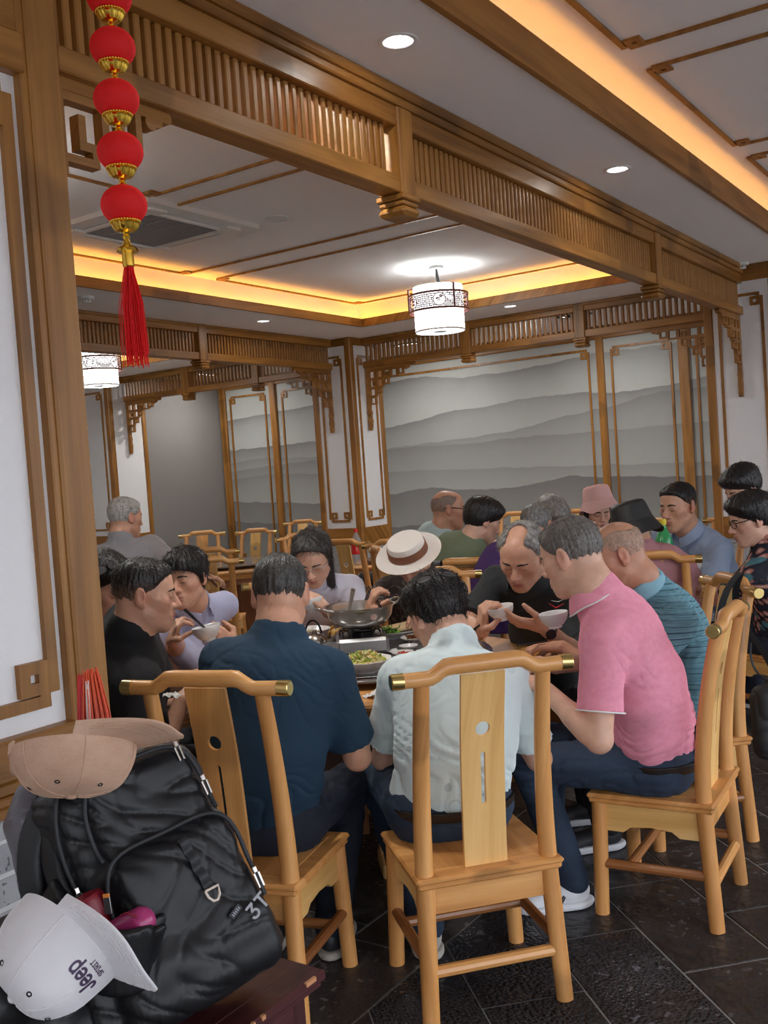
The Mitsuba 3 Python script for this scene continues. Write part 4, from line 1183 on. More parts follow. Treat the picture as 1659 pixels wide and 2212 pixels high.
    # ---- top
    def tors(i, rx, ry, rz_, k, dy=0.0, rr=None):
        R_ = TR(i, rr)
        return ell(sp[i] + R_[1] * dy * s, R_, (rx * s * bulk, ry * s * bulk, rz_ * s), k)
    S = [tors(0, .165, .128, .13, .05, .01), tors(2, .160, .125, .15, .06, .02), tors(4, .168, .125, .15, .06, .02, tr), tors(6, .178, .115, .15, .06, .015, tr), tors(7, .150, .085, .09, .06, .012, tr)]
    sl = []
    for i in (0, 1):
        j, e, w = sj[i], el[i], wr[i]
        base = c7 - R7[2] * 0.035 * s
        S.append(rc(base, j, 0.060 * s, 0.060 * s * bulk, 0.05))
        if long_sleeve:
            S.append(rc(j, e, 0.066 * s * bulk, 0.056 * s, 0.035))
            sl.append(grp([rc(e, w, 0.056 * s, 0.042 * s, 0.01), cut(e + (w - e) * long_sleeve, w - e, 0.003)], 0.03))
        else:
            m = j + (e - j) * (sleeve + 0.15)
            sl.append(grp([rc(j, m, 0.061 * s * bulk, 0.066 * s * bulk, 0.01), cut(j + (e - j) * sleeve, e - j, 0.003)], 0.035))
    S.append(rc(c7 - sv * 0.02, c7 + (nb - c7) * (0.40 if collar and collar[1] == 'polo' else 0.80), 0.078 * s * nkw, 0.0745 * s * nkw, 0.03))
    S.append(cut(V(0, 0, hip[2] - 0.052 * s), -Z, 0.01))
    S += [cut(hip - tg[0] * (0.075 + hem) * s, -tg[0], 0.012)]
    S = S + sl
    v, f = nets(S, hb)
    n = vnormals(v, f)
    # folds: stretched along the body, stronger at the waist and the armpits
    ql = (v - hip)
    a_, b_, c_ = ql @ br, ql @ bf, ql @ tg[4]
    wst = np.exp(-((c_ - 0.10 * s) / 0.10) ** 2)
    arm = sum(np.exp(-((np.linalg.norm(v - (sj[i] * 0.75 + sp[5] * 0.25), axis=1)) / (0.14 * s)) ** 2) for i in (0, 1))
    warp = 6 * vn(ql, 7, seed + 4)
    fold = np.abs(vn(np.stack([a_ * 7 + warp * .25, b_ * 7, c_ * 26 + a_ * 10 + warp], 1), 1.0, seed)) * 2
    fold2 = np.abs(vn(np.stack([a_ * 24 + c_ * 9, b_ * 24, c_ * 5 + warp], 1), 1.0, seed + 7)) * 2
    dsp = -0.009 * (0.22 + wst) * np.exp(-fold * 5) * s - 0.006 * (0.12 + arm) * np.exp(-fold2 * 5) * s + 0.009 * vn(ql, 6, seed + 2) + 0.0012 * vn(ql, 20, seed + 3)
    v = v + n * dsp[:, None]
    SH = part(K, 'shirt', mikit.ply((v, f), top, smooth=True))
    # ---- trousers
    Lg = []
    for i in (0, 1):
        Lg += [rc(hj[i] - bf * 0.02 * s, kn[i], 0.092 * s * bulk, 0.066 * s, 0.05), rc(kn[i], an[i] + V(0, 0, 0.0), 0.066 * s, 0.056 * s, 0.03)]
    Lg += [ell(hip - Z * 0.01, np.stack([br, bf, Z]), (.165 * s * bulk, .128 * s * bulk, .105 * s), .05)]
    if not hidden_legs:
        v, f = nets(Lg, max(hb, 0.009))
        n = vnormals(v, f)
        kd = np.min([np.linalg.norm(v - kn[i], axis=1) for i in (0, 1)], 0)
        hd = np.min([np.linalg.norm(v - hj[i] - bf * 0.08, axis=1) for i in (0, 1)], 0)
        w_ = np.exp(-(kd / 0.16) ** 2) + np.exp(-(hd / 0.14) ** 2)
        fo = np.abs(vn(v * [1, 1, 1.6], 17, seed + 11)) * 2
        v = v + n * (-0.011 * (0.25 + w_) * np.exp(-fo * 4.5) + 0.006 * vn(v, 12, seed + 12))[:, None]
        part(K, 'trousers', mikit.ply((v, f), legs, smooth=True))
    if belt:
        pts = [hip + tg[0] * 0.012 * s - bf * 0.012 + (br * math.cos(t) * 0.168 + bf * math.sin(t) * 0.131) * s * bulk for t in np.linspace(0, 2 * math.pi, 41)]
        part(K, 'belt', sply(ribbon(pts, np.tile(tg[0], (41, 1)), 0.036, 0.004), 'm_belt', True), label='dark leather belt')
    # ---- collar
    if collar:
        cm, kind = collar
        ax = nrm(nb - c7 + HR[2] * 0.02)
        fr = nrm(bf - ax * (bf @ ax))
        rt = np.cross(fr, ax)
        rows = []
        prof = [(0.063, 0.040), (0.066, 0.046), (0.070, 0.040), (0.086, 0.004), (0.089, -0.006), (0.083, -0.004)] if kind == 'polo' else [(0.060, 0.010), (0.063, 0.016), (0.068, 0.012), (0.072, -0.004)]
        nth = 48
        oc = c7 + ax * (0.020 * s if kind == 'polo' else 0.020 * s) + fr * 0.012 * s
        vs, fs = [], []
        for a in range(nth + 1):
            t = math.radians(90 + 22) + math.radians(360 - 44) * a / nth if kind == 'polo' else 2 * math.pi * a / nth
            fl = 1 + 0.22 * (math.sin(t) > 0) * math.sin(t) ** 3
            for r_, z_ in prof:
                dr_ = r_ * s
                dz = z_ * s * (1.0) - (0.030 * s * max(math.sin(t), 0) ** 2 if kind == 'polo' else 0.035 * s * max(math.sin(t), 0) ** 2)
                vs.append(oc + rt * math.cos(t) * dr_ * 1.08 + fr * math.sin(t) * dr_ * fl + ax * dz)
        m_ = len(prof)
        for a in range(nth):
            for b in range(m_ - 1):
                i0 = a * m_ + b
                fs += [[i0, i0 + 1, i0 + m_ + 1], [i0, i0 + m_ + 1, i0 + m_]]
        CO = part(SH, 'collar', mikit.ply(trimesh.Trimesh(vs, fs, process=False), cm, smooth=True))
        if trim and kind == 'polo':
            e = np.array(vs).reshape(nth + 1, m_, 3)[:, 4]
            part(SH, 'collar_piping', sply(tube(e, 0.0028 * s, 6), trim, True), label='white piping along the collar edge')
    if trim:
        for i in (0, 1):
            d = nrm(el[i] - sj[i])
            o = sj[i] + (el[i] - sj[i]) * (sleeve - 0.006)
            a = nrm(np.cross(d, V(0.3, 0.2, 1)))
            b = np.cross(d, a)
            r = 0.0665 * s * bulk
            part(SH, 'sleeve_piping', sply(tube([o + (a * math.cos(t) + b * math.sin(t)) * r for t in np.linspace(0, 2 * math.pi, 33)], 0.0030 * s, 6, False), trim, True), label='white piping on the sleeve hem')
    if shoes:
        for i in (0, 1):
            shoe(K, an[i], bf if feet is None or len(feet) < 4 else nrm(np.asarray(feet[2 + i], float)), shoes, s)
    return dict(key=K, head=head, HR=HR, s=s, wr=wr, el=el, sj=sj, nb=nb, c7=c7, sp=sp, tg=tg, kn=kn, bf=bf, br=br, an=an)
def shoe(K, a, d, style, s):
    d = nrm(d * V(1, 1, 0))
    r = V(d[1], -d[0], 0)
    o = V(a[0], a[1], 0.0)
    R = np.stack([r, d, V(0, 0, 1)])
    up, sole, accent = style
    N = [ell(o + d * 0.005 + V(0, 0, .058), R, (.040 * s, .062 * s, .052 * s), .03), rc(o + d * 0.03 + V(0, 0, .055), o + d * 0.135 * s + V(0, 0, .038), .040 * s, .032 * s, .03), ell(o + d * 0.145 * s + V(0, 0, .036), R, (.042 * s, .055 * s, .032 * s), .03), rc(o + V(0, 0, .06), o + V(0, 0, .095) - d * 0.005, .04 * s, .040 * s, .02), cut(o + V(0, 0, .026), V(0, 0, -1), .003)]
    SO = part(K, 'shoe', mikit.ply(nets(N, .006), up, smooth=True))
    Q = [ell(o + d * 0.0 + V(0, 0, .018), R, (.047 * s, .072 * s, .03), .03), ell(o + d * 0.13 * s + V(0, 0, .018), R, (.050 * s, .082 * s, .03), .04), rc(o + V(0, 0, .018), o + d * 0.13 * s + V(0, 0, .018), .040 * s, .044 * s, .03), cut(o + V(0, 0, .031), V(0, 0, 1), .004), cut(o + V(0, 0, .002), V(0, 0, -1), .003)]
    part(SO, 'sole', mikit.ply(nets(Q, .006), sole, smooth=True))
    if accent:
        B = []
        for q in (0.045, 0.085):
            for sd in (-1, 1):
                B.append(ribbon([o + d * (q + 0.02) * s + r * sd * 0.043 * s + V(0, 0, .030), o + d * (q + 0.008) * s + r * sd * 0.0425 * s + V(0, 0, .050), o + d * (q - 0.008) * s + r * sd * 0.034 * s + V(0, 0, .073)], np.tile(d, (3, 1)), 0.014, 0.003))
        part(SO, 'stripes', sply(cat(*B), accent, True), label='dark stripes on the shoe')
prin('m_brow', (0.02, 0.016, 0.014), 0.7)
prin('m_belt', (0.02, 0.014, 0.012), 0.4)
# ---------------------------------------------------------------- fabrics
def cloth(key, col, rough=0.85, weave=900.0, sc=0.0006, **k):
    return prin(key, col, rough, **k)
def two_tone(a, b, f=9.0):
    return mikit.proc(lambda p, n, uv: mikit.mix(a, b, mikit.fbm(p.x * f, p.y * f, p.z * f, octaves=3)))
def tee_stripes(p, n, uv):
    w = mikit.noise(p.x * 9.0, p.y * 9.0, p.z * 9.0) * 0.010
    a = (p.z + w + p.x * 0.10) * 44.0
    fr = dr.abs(a - dr.floor(a) - 0.5) * 2
    br = mikit.noise(p.x * 38.0 + p.y * 30.0, dr.floor(a) * 7.3, 0.0)
    line = mikit.smoothstep(0.72, 0.95, fr) * mikit.smoothstep(0.25, 0.5, br)
    fl = mikit.noise(p.x * 60 + p.y * 50, p.z * 420, 1.0)
    c = mikit.mix((0.075, 0.185, 0.235), (0.16, 0.33, 0.40), fl)
    return mikit.mix(c, (0.018, 0.050, 0.072), line * 0.9)
def leafprint(p, n, uv):
    q = mikit.fbm(p.x * 7 + 3, p.y * 7, p.z * 7, octaves=2)
    r = mikit.noise(p.x * 13, p.y * 13, p.z * 9 + 5)
    ln = 1 - mikit.smoothstep(0.0, 0.018, dr.abs(r - 0.5 + (q - 0.5) * 0.3))
    on = mikit.smoothstep(0.48, 0.60, mikit.noise(p.x * 4 + 9, p.y * 4, p.z * 4))
    blot = mikit.smoothstep(0.70, 0.80, mikit.noise(p.x * 22, p.y * 22, p.z * 22)) * mikit.smoothstep(0.62, 0.70, mikit.noise(p.x * 5, p.y * 5 + 4, p.z * 5))
    c = mi.Color3f(0.615, 0.725, 0.725)
    return mikit.mix(mikit.mix(c, (0.36, 0.42, 0.44), ln * on * 0.55), (0.30, 0.38, 0.40), blot * 0.6)
def darkvine(p, n, uv):
    r = mikit.noise(p.x * 26, p.y * 26, p.z * 26)
    l = 1 - mikit.smoothstep(0.02, 0.07, dr.abs(r - 0.5))
    return mikit.mix((0.040, 0.028, 0.024), (0.20, 0.165, 0.145), l * mikit.noise(p.x * 60, p.y * 60, p.z * 60))
def floral(p, n, uv):
    a, b, w = mikit.voronoi((p.x + p.y * 0.7) * 24.0, p.z * 24.0)
    a2, b2, w2 = mikit.voronoi((p.x + p.y * 0.7) * 13.0 + 4, p.z * 13.0)
    c = mi.Color3f(0.010, 0.011, 0.022)
    c = mikit.mix(c, (0.34, 0.13, 0.10), (1 - mikit.smoothstep(0.34, 0.48, a)) * mikit.smoothstep(0.12, 0.18, w))
    c = mikit.mix(c, (0.50, 0.30, 0.25), (1 - mikit.smoothstep(0.14, 0.24, a)) * mikit.smoothstep(0.12, 0.18, w))
    return mikit.mix(c, (0.055, 0.15, 0.18), (1 - mikit.smoothstep(0.24, 0.34, a2)) * mikit.smoothstep(0.45, 0.5, w2))
def denim(a, b):
    def fn(p, n, uv):
        q = mikit.fbm(p.x * 8, p.y * 8, p.z * 8, octaves=2)
        w = mikit.noise(p.x * 500, p.y * 500, p.z * 160)
        return mikit.mix(a, b, dr.clip(q * 0.8 + (w - 0.5) * 0.3, 0, 1))
    return mikit.proc(fn)
cloth('c_navy', (0.0085, 0.034, 0.066))
cloth('c_blackt', (0.010, 0.010, 0.012))
cloth('c_lilac', (0.40, 0.41, 0.56))
cloth('c_white', (0.62, 0.61, 0.70))
cloth('c_vine', mikit.proc(darkvine))
cloth('c_leaf', mikit.proc(leafprint))
cloth('c_mintcollar', (0.60, 0.72, 0.72))
cloth('c_blackpolo', (0.021, 0.024, 0.026))
cloth('c_teal_inner', (0.02, 0.06, 0.085))
cloth('c_pink', two_tone((0.70, 0.235, 0.33), (0.79, 0.315, 0.41), 60.0))
cloth('c_pinkcollar', (0.76, 0.29, 0.38))
cloth('c_teal', mikit.proc(tee_stripes))
cloth('c_tealcollar', (0.22, 0.42, 0.50))
cloth('c_grey', (0.235, 0.225, 0.235))
cloth('c_mint', (0.43, 0.54, 0.54))
cloth('c_olive', (0.155, 0.195, 0.125))
cloth('c_purple', (0.052, 0.020, 0.115))
cloth('c_dustypink', (0.36, 0.165, 0.175))
cloth('c_blue', (0.30, 0.38, 0.53))
cloth('c_floral', mikit.proc(floral))
cloth('c_hatpink', (0.62, 0.36, 0.33))
cloth('c_strapgrey', (0.10, 0.10, 0.11))
prin('c_jeans', denim((0.008, 0.017, 0.035), (0.028, 0.050, 0.088)), 0.85)
prin('c_jeans_dark', denim((0.004, 0.007, 0.016), (0.015, 0.022, 0.038)), 0.85)
cloth('c_blacktrouser', (0.008, 0.008, 0.010))
cloth('c_greytrouser', (0.21, 0.20, 0.21))
prin('m_shoewhite', (0.66, 0.67, 0.70), 0.5)
prin('m_shoeblack', (0.02, 0.02, 0.024), 0.5)
prin('m_shoegrey', (0.42, 0.39, 0.34), 0.6)
BLK = (0.012, 0.010, 0.010)
GT, GR = 'people round the near table', 'people round the right-hand table'
P = {}
P['black'] = person('man in a black T-shirt with cropped black hair, in profile beside the wooden post', GT, (2.66, 3.14, .53), V(2.482, 2.737, 1.262), -32, V(0.715, -0.673, -0.120), s=1.06, skin='mid', hair=('fade', BLK, 0.0), top='c_blackt', legs='c_blacktrouser',
    hands=((V(2.790, 2.703, 0.927), dict(u=V(0.665, -0.274, 0.000), n=V(0, 0, -1), t=V(-0.579, -0.751, 0.000))), (V(2.494, 2.602, 0.891), dict(u=V(0.748, -0.578, 0.100), n=V(0.580, 0.391, -0.500), t=V(0, 0, 1)))), hint=(None, V(0.2, -0.5, -.7)), collar=('c_blackt', 'tee'), sleeve=1.0, hh=.0042, seed=11, bulk=1.28, nkw=1.1)
P['shades'] = person('woman with sunglasses pushed up on her black hair, half hidden by the wooden post', GT, (3.0, 3.70, .53), V(2.734, 3.257, 1.258), -62, V(0.126, -0.817, -0.420), s=1.04, skin='mid', hair=('thick', BLK, 0.0), top='c_blackt', legs='c_blacktrouser', hh=.005, hidden_legs=True, seed=12)
P['lilac'] = person('woman with short black hair and pale lilac blouse, holding a bowl and chopsticks', GT, (3.76, 3.92, .53), V(3.283, 3.335, 1.222), -95, V(-0.926, -0.287, -0.100), s=1.06, skin='mid', hair=('bowl', BLK, 0.0), top='c_lilac', legs='c_blacktrouser',
    hands=((V(3.101, 3.265, 0.967), dict(u=V(-0.013, -0.430, 0.850), n=V(0.748, -0.578, -0.200), t=V(-0.220, -0.749, 0.500), curl=(.75, .85, .95, 1.0), tc=.6)), (V(3.251, 3.038, 0.922), dict(u=V(-0.513, 0.316, 0.550), n=V(-0.168, 0.789, 0.500), t=V(0.303, 0.445, 0.800), curl=(.55, .6, .65, .7), tc=.5))), hint=(V(-0.389, 0.580, -0.700), V(0.444, -0.663, -0.700)), collar=('c_lilac', 'polo'), sleeve=.85, hh=.0045, seed=13, hidden_legs=True)
P['navy'] = person('man in a navy polo with short greying hair, seen from behind', GT, (2.46, 2.22, .53), V(2.570, 2.175, 1.256), 26, V(0.790, 0.472, -0.360), s=1.09, skin='mid', hair=('crop', (0.016, 0.014, 0.013), 0.07), top='c_navy', legs='c_jeans_dark',
    hands=((V(2.796, 2.598, 0.843), dict(u=V(0.857, 0.337, 0.100), n=V(0, 0, -1), t=V(0.500, -0.746, 0.000))), (V(2.795, 2.103, 0.903), dict(u=V(0.760, 0.392, 0.300), n=V(-0.333, 0.497, -0.600), t=V(0, 0, 1), curl=(.8, .9, 1., 1.)))), hint=(V(-0.582, 0.330, -0.900), V(0.039, -0.238, -1.000)), collar=('c_navy', 'polo'), sleeve=.80, hh=.0042, hb=.0075, seed=14, nkw=1.1, bulk=1.14, hunch=.05, shoes=('m_shoeblack', 'm_shoegrey', None),
    knees=(V(2.90, 2.52, .52), V(2.88, 2.17, .53)), feet=(V(2.48, 2.30, .10), V(2.66, 2.13, .10)), belt=False)
P['glasses'] = person('woman with long black hair, glasses and a white top, lifting a bowl', GT, (4.30, 3.42, .53), V(3.929, 3.095, 1.243), -128, V(-0.735, -0.375, -0.550), s=1.07, skin='fair', hair=('bob', BLK, 0.03, lambda c, R, s: [rc(c + R[0] * .055 * s * -1 - R[1] * .02 * s - R[2] * .03 * s, c - R[0] * .062 * s + R[1] * .0 * s - R[2] * .16 * s, .032 * s, .022 * s, .03), rc(c + R[0] * .055 * s - R[1] * .02 * s - R[2] * .03 * s, c + R[0] * .07 * s + R[1] * .01 * s - R[2] * .15 * s, .030 * s, .018 * s, .03), rc(c - R[1] * .07 * s, c - R[1] * .07 * s - R[2] * .18 * s, .06 * s, .045 * s, .03)]), top='c_white', legs='c_blacktrouser',
    hands=((V(3.730, 2.872, 1.008), dict(u=V(-0.388, 0.400, 0.650), n=V(-0.278, 0.775, 0.000), t=V(-0.332, 0.137, 0.900), curl=(.5, .6, .65, .7), tc=.5)), (V(3.668, 3.016, 0.985), dict(u=V(0.056, -0.443, 0.500), n=V(0.610, -0.551, 0.000), t=V(0, 0, 1)))), hint=(V(0.610, -0.551, -0.800), V(-0.444, 0.663, -0.700)), collar=('c_white', 'tee'), sleeve=.95, hh=.0045, seed=15, hidden_legs=True)
P['hat'] = person('person in a white boater hat and dark patterned shirt, head bowed, holding chopsticks', GT, (4.42, 2.80, .53), V(4.287, 2.739, 1.198), -160, V(-0.653, -0.139, -0.720), s=1.07, skin='mid', hair=('crop', BLK, .2), top='c_vine', legs='c_blacktrouser',
    hands=((V(4.072, 2.503, 0.944), dict(u=V(-0.526, 0.247, 0.100), n=V(0, 0, -1), t=V(-0.692, 0.135, 0.400))), (V(3.842, 2.705, 1.002), dict(u=V(-0.110, -0.375, 0.850), n=V(0.610, -0.551, -0.300), t=V(-0.413, -0.640, 0.500), curl=(.7, .9, 1.0, 1.0), tc=.5))), hint=(V(0.389, -0.580, -0.800), V(-0.361, 0.719, -0.700)), collar=('c_vine', 'tee'), sleeve=1.0, hh=.0055, seed=16, hidden_legs=True)
P['pale'] = person('man in a pale blue printed shirt with sunglasses on his black hair, seen from behind', GT, (2.82, 1.72, .53), V(3.021, 1.836, 1.123), 44, V(0.380, 0.761, -0.520), s=1.10, skin='fair', hair=('thick', BLK, 0.0), top='c_leaf', legs='c_jeans',
    hands=((V(3.082, 2.029, 0.817), dict(u=V(0.690, 0.585, 0.200), n=V(0, 0, -1), t=V(0.500, -0.746, 0.000))), (V(3.227, 1.707, 0.824), dict(u=V(0.579, 0.751, 0.200), n=V(0, 0, -1), t=V(-0.500, 0.746, 0.000)))), hint=(V(-0.429, 0.192, -1.000), V(0.056, -0.443, -1.000)), collar=('c_mintcollar', 'tee'), sleeve=.80, hh=.0042, hb=.0075, seed=17, nkw=1.08, bulk=1.14, hunch=.05, shoes=('m_shoegrey', 'm_shoegrey', None),
    knees=(V(3.02, 2.16, .54), V(3.28, 1.92, .53)), feet=(V(2.80, 1.83, .10), V(3.20, 1.95, .10)), belt=True, shw=1.0)
P['older'] = person('older man with receding grey hair and a black polo, eating from a bowl', GT, (4.60, 2.16, .53), V(3.925, 1.936, 1.245), 160, V(-0.846, -0.065, -0.520), s=1.14, skin='mid', hair=('recede', (0.045, 0.042, 0.040), .42), top='c_blackpolo', legs='c_blacktrouser',
    hands=((V(3.680, 1.744, 0.983), dict(u=V(-0.635, 0.679, 0.220), n=V(0.234, 0.278, 0.900), t=V(-0.816, -0.129, 0.300), curl=(.25, .3, .35, .45), tc=.3)), (V(3.604, 1.981, 0.969), dict(u=V(-0.221, -0.209, 0.800), n=V(0.665, -0.634, -0.100), t=V(-0.358, -0.722, 0.500), curl=(.7, .85, 1.0, 1.0), tc=.55))), hint=(V(0.472, -0.524, -0.900), V(-0.278, 0.775, -0.700)), collar=('c_blackpolo', 'polo'), sleeve=.85, hh=.0040, hb=.008, seed=18, hidden_legs=True, roll=-6)
P['pink'] = person('man in a pink polo with white piping and grey cropped hair, turned to the table', GT, (3.53, 1.25, .53), V(3.255, 1.413, 1.306), 100, V(0.103, 0.960, -0.300), s=1.08, skin='fair', hair=('crop', (0.060, 0.050, 0.042), .20), top='c_pink', legs='c_jeans',
    hands=((V(3.087, 1.489, 0.888), dict(u=V(-0.334, 0.858, 0.200), n=V(0, 0, -1), t=V(0.746, 0.503, 0.000))), (V(3.515, 1.622, 0.856), dict(u=V(0.026, 0.859, 0.200), n=V(0, 0, -1), t=V(-0.746, -0.503, 0.000)))), hint=(V(-0.206, -0.680, -0.900), V(0.692, -0.135, -0.800)), collar=('c_pinkcollar', 'polo'), trim='m_plastic_white', sleeve=.72, hh=.0042, hb=.0075, seed=19, nkw=1.1, bulk=1.12, hunch=.03, shoes=('m_shoewhite', 'm_shoewhite', 'm_shoeblack'),
    knees=(V(3.27, 1.64, .55), V(3.62, 1.72, .53)), feet=(V(3.35, 1.53, .10), V(3.70, 1.78, .10), V(-.68, .73, 0), V(-.5, .8, 0)), belt=True, hem=-.03)
P['teal'] = person('bald man in a striped teal polo leaning over toward the table', GT, (4.24, 1.42, .53), V(3.775, 1.444, 1.253), 130, V(-0.417, 0.802, -0.420), s=1.10, skin='tan', hair=('fringe', (0.40, 0.25, 0.175), .12), top='c_teal', legs='c_blacktrouser',
    hands=((V(3.626, 1.639, 0.906), dict(u=V(-0.334, 0.858, 0.100), n=V(0, 0, -1), t=V(0.746, 0.503, 0.000))), (V(3.998, 1.710, 0.834), dict(u=V(-0.334, 0.858, 0.100), n=V(0, 0, -1), t=V(-0.746, -0.503, 0.000)))), hint=(V(-0.248, -0.528, -0.900), V(0.581, 0.031, -0.900)), collar=('c_tealcollar', 'polo'), sleeve=.82, hh=.0045, hb=.008, seed=20, bulk=1.10, hunch=.05, shoes=('m_shoeblack', 'm_shoewhite', None), knees=(V(3.95, 1.72, .53), V(4.20, 1.85, .53)), feet=(V(3.92, 1.62, .10), V(4.18, 1.80, .10)))
# people at the other tables
P['grey'] = person('grey haired man in a grey shirt at far left, seen from behind', 'people at the back left', V(4.610, 5.255, 0.508), V(4.515, 5.106, 1.460), 70, V(0.957, -0.101, -0.120), s=1.10, skin='tan', hair=('crop', (0.10, 0.095, 0.09), .6), top='c_grey', legs='c_blacktrouser', hands=(None, (V(4.921, 4.830, 1.022), dict(u=V(0.665, -0.634, -0.200), n=V(0, 0, -1), t=V(0.552, 0.612, 0.000)))), hint=(None, V(0.029, -0.582, -0.400)), collar=('c_grey', 'tee'), sleeve=.75, hh=.006, hb=.011, seed=21, bulk=1.3, shw=1.15)
P['bald'] = person('bald man with thin glasses and a mint shirt, in profile before the mural', GR, V(5.920, 3.695, 0.868), V(5.878, 3.435, 1.360), -35, V(0.638, -0.737, -0.100), s=1.10, skin='tan', hair=('fringe', (0.17, 0.11, 0.085), .1), top='c_mint', legs='c_blacktrouser', collar=('c_mint', 'polo'), hh=.0055, hb=.011, seed=22, hidden_legs=True)
P['olive'] = person('black haired young man in an olive polo looking down to the right', GR, V(5.561, 3.236, 0.781), V(5.560, 3.005, 1.290), -10, V(0.704, -0.548, -0.380), s=1.08, skin='fair', hair=('mop', BLK, 0.0), top='c_olive', legs='c_blacktrouser', collar=('c_olive', 'polo'), hh=.0055, hb=.011, seed=23, bulk=1.1, hidden_legs=True, sleeve=.8)
P['purple'] = person('person in a purple shirt with dark cropped hair, seen from behind the older man', GR, V(5.265, 2.776, 0.720), V(5.472, 2.596, 1.252), 8, V(0.926, 0.143, -0.350), s=1.08, skin='tan', hair=('crop', (0.016, 0.014, 0.013), .30), top='c_purple', legs='c_blacktrouser', hh=.006, hb=.011, seed=24, bulk=1.35, hidden_legs=True, hunch=.06)
P['bent'] = person('grey haired person bending over the right-hand table, face half hidden', GR, (7.62, 3.40, .53), V(6.631, 3.024, 1.238), -145, V(-0.413, -0.640, -0.620), s=1.10, skin='tan', hair=('mop', (0.06, 0.055, 0.052), .35), top='c_blackpolo', legs='c_blacktrouser', hh=.006, hb=.012, seed=25, hidden_legs=True)
P['bucket'] = person('woman in a pink bucket hat with long black hair, sipping', GR, (7.98, 2.76, .53), V(6.916, 2.781, 1.243), 178, V(-0.729, -0.636, -0.220), s=1.06, skin='fair', hair=('bob', BLK, 0.0, lambda c, R, s: [rc(c + R[0] * sd * .062 * s - R[2] * .02 * s, c + R[0] * sd * .064 * s + R[1] * .015 * s - R[2] * .20 * s, .028 * s, .022 * s, .03) for sd in (-1, 1)]), top='c_hatpink', legs='c_blacktrouser', hh=.0055, hb=.012, seed=26, hidden_legs=True, hands=(None, (V(6.630, 2.745, 1.066), dict(u=V(-0.027, -0.139, 0.900), n=V(0.774, 0.281, 0.000), t=V(0.444, -0.663, 0.200), curl=(.6, .7, .8, .9)))))
P['blackhat'] = person('person in a black bucket hat and dusty pink shirt, seen from behind', GR, (6.02, 1.95, .55), V(5.558, 2.019, 1.224), 20, V(0.479, 0.828, -0.200), s=1.0, skin='mid', hair=('crop', BLK, 0.1), top='c_dustypink', legs='c_greytrouser', hh=.006, hb=.011, seed=27, bulk=1.16, hunch=.04, shl=(-.12, -.12))
P['blue'] = person('black haired man in a pale blue shirt talking across the right-hand table', GR, (7.33, 2.08, .53), V(6.652, 2.101, 1.276), 150, V(-0.900, 0.356, -0.120), s=1.29, skin='mid', hair=('fade', BLK, 0.0), top='c_blue', legs='c_blacktrouser', collar=('c_blue', 'polo'), hh=.0055, hb=.011, seed=28, bulk=1.12, hidden_legs=True, hands=((V(6.382, 2.117, 0.905), dict(u=V(-0.693, 0.496, 0.100), n=V(-0.249, -0.168, -0.900), t=V(0.055, 0.277, 0.900), curl=(.7, .8, .9, .9))), (V(6.434, 2.220, 0.915), dict(u=V(0.002, -0.721, 0.300), n=V(0.249, 0.168, -0.900), t=V(0, 0, 1)))), sleeve=.85)
P['blackman'] = person('young man in a black shirt with a black fringe, standing at the right edge', GR, (7.25, 0.98, .75), V(6.696, 1.684, 1.378), 140, V(-0.638, 0.593, -0.450), s=1.12, skin='fair', hair=('mop', BLK, 0.0), top='c_blackt', legs='c_blacktrouser', hh=.006, hb=.012, seed=29, bulk=1.1, sleeve=.9, hunch=.03)
P['floral'] = person('woman in a dark floral dress with pinned-up black hair and glasses, at the right edge', GR, (6.08, 1.34, .53), V(5.731, 1.406, 1.240), 66, V(-0.486, 0.815, -0.220), s=1.12, skin='fair', hair=('mop', BLK, 0.0, lambda c, R, s: [ell(c - R[1] * .115 * s + R[2] * .05 * s, R, (.05 * s, .045 * s, .05 * s), .02)]), top='c_floral', legs='c_jeans_dark', hh=.006, hb=.010, seed=30, bulk=1.12, sleeve=.8, hem=.10, hunch=.03, shoes=('m_shoeblack', 'm_shoewhite', None))
# ---------------------------------------------------------------- hats and glasses
def xf(m, o, x, y, z):
    m = m.copy()
    m.apply_transform(frame(o, x, y, z))
    return m
def axes(z, y):
    z = nrm(z)
    x = nrm(np.cross(y, z))
    return x, np.cross(z, x), z
cloth('c_straw', (0.72, 0.66, 0.60), 0.8)
cloth('c_hatband', (0.17, 0.062, 0.028), 0.7)
k = thing('boater_hat', 'white boater hat with a wide brown band', 'hat')
hx, hy, hz = axes(V(-0.548, -0.080, 0.850), V(-0.829, -0.558, 0.000))
ho = V(4.213, 2.709, 1.236)
crown = lathe([(0.0, 0.078), (0.080, 0.082), (0.092, 0.076), (0.095, 0.066), (0.100, 0.004), (0.106, 0.0), (0.165, -0.004), (0.172, -0.001), (0.170, 0.006), (0.112, 0.008)][:8], 56)
put(k, sply(xf(cat(crown, lathe([(0.172, -0.001), (0.165, -0.008), (0.10, -0.005), (0.0, -0.005)], 56)), ho, hx, hy, hz), 'c_straw', 40))
part(k, 'hat_band', sply(xf(lathe([(0.0975, 0.046), (0.1005, 0.046), (0.1045, 0.006), (0.100, 0.004)], 56), ho, hx, hy, hz), 'c_hatband', 40), label='brown cloth band')
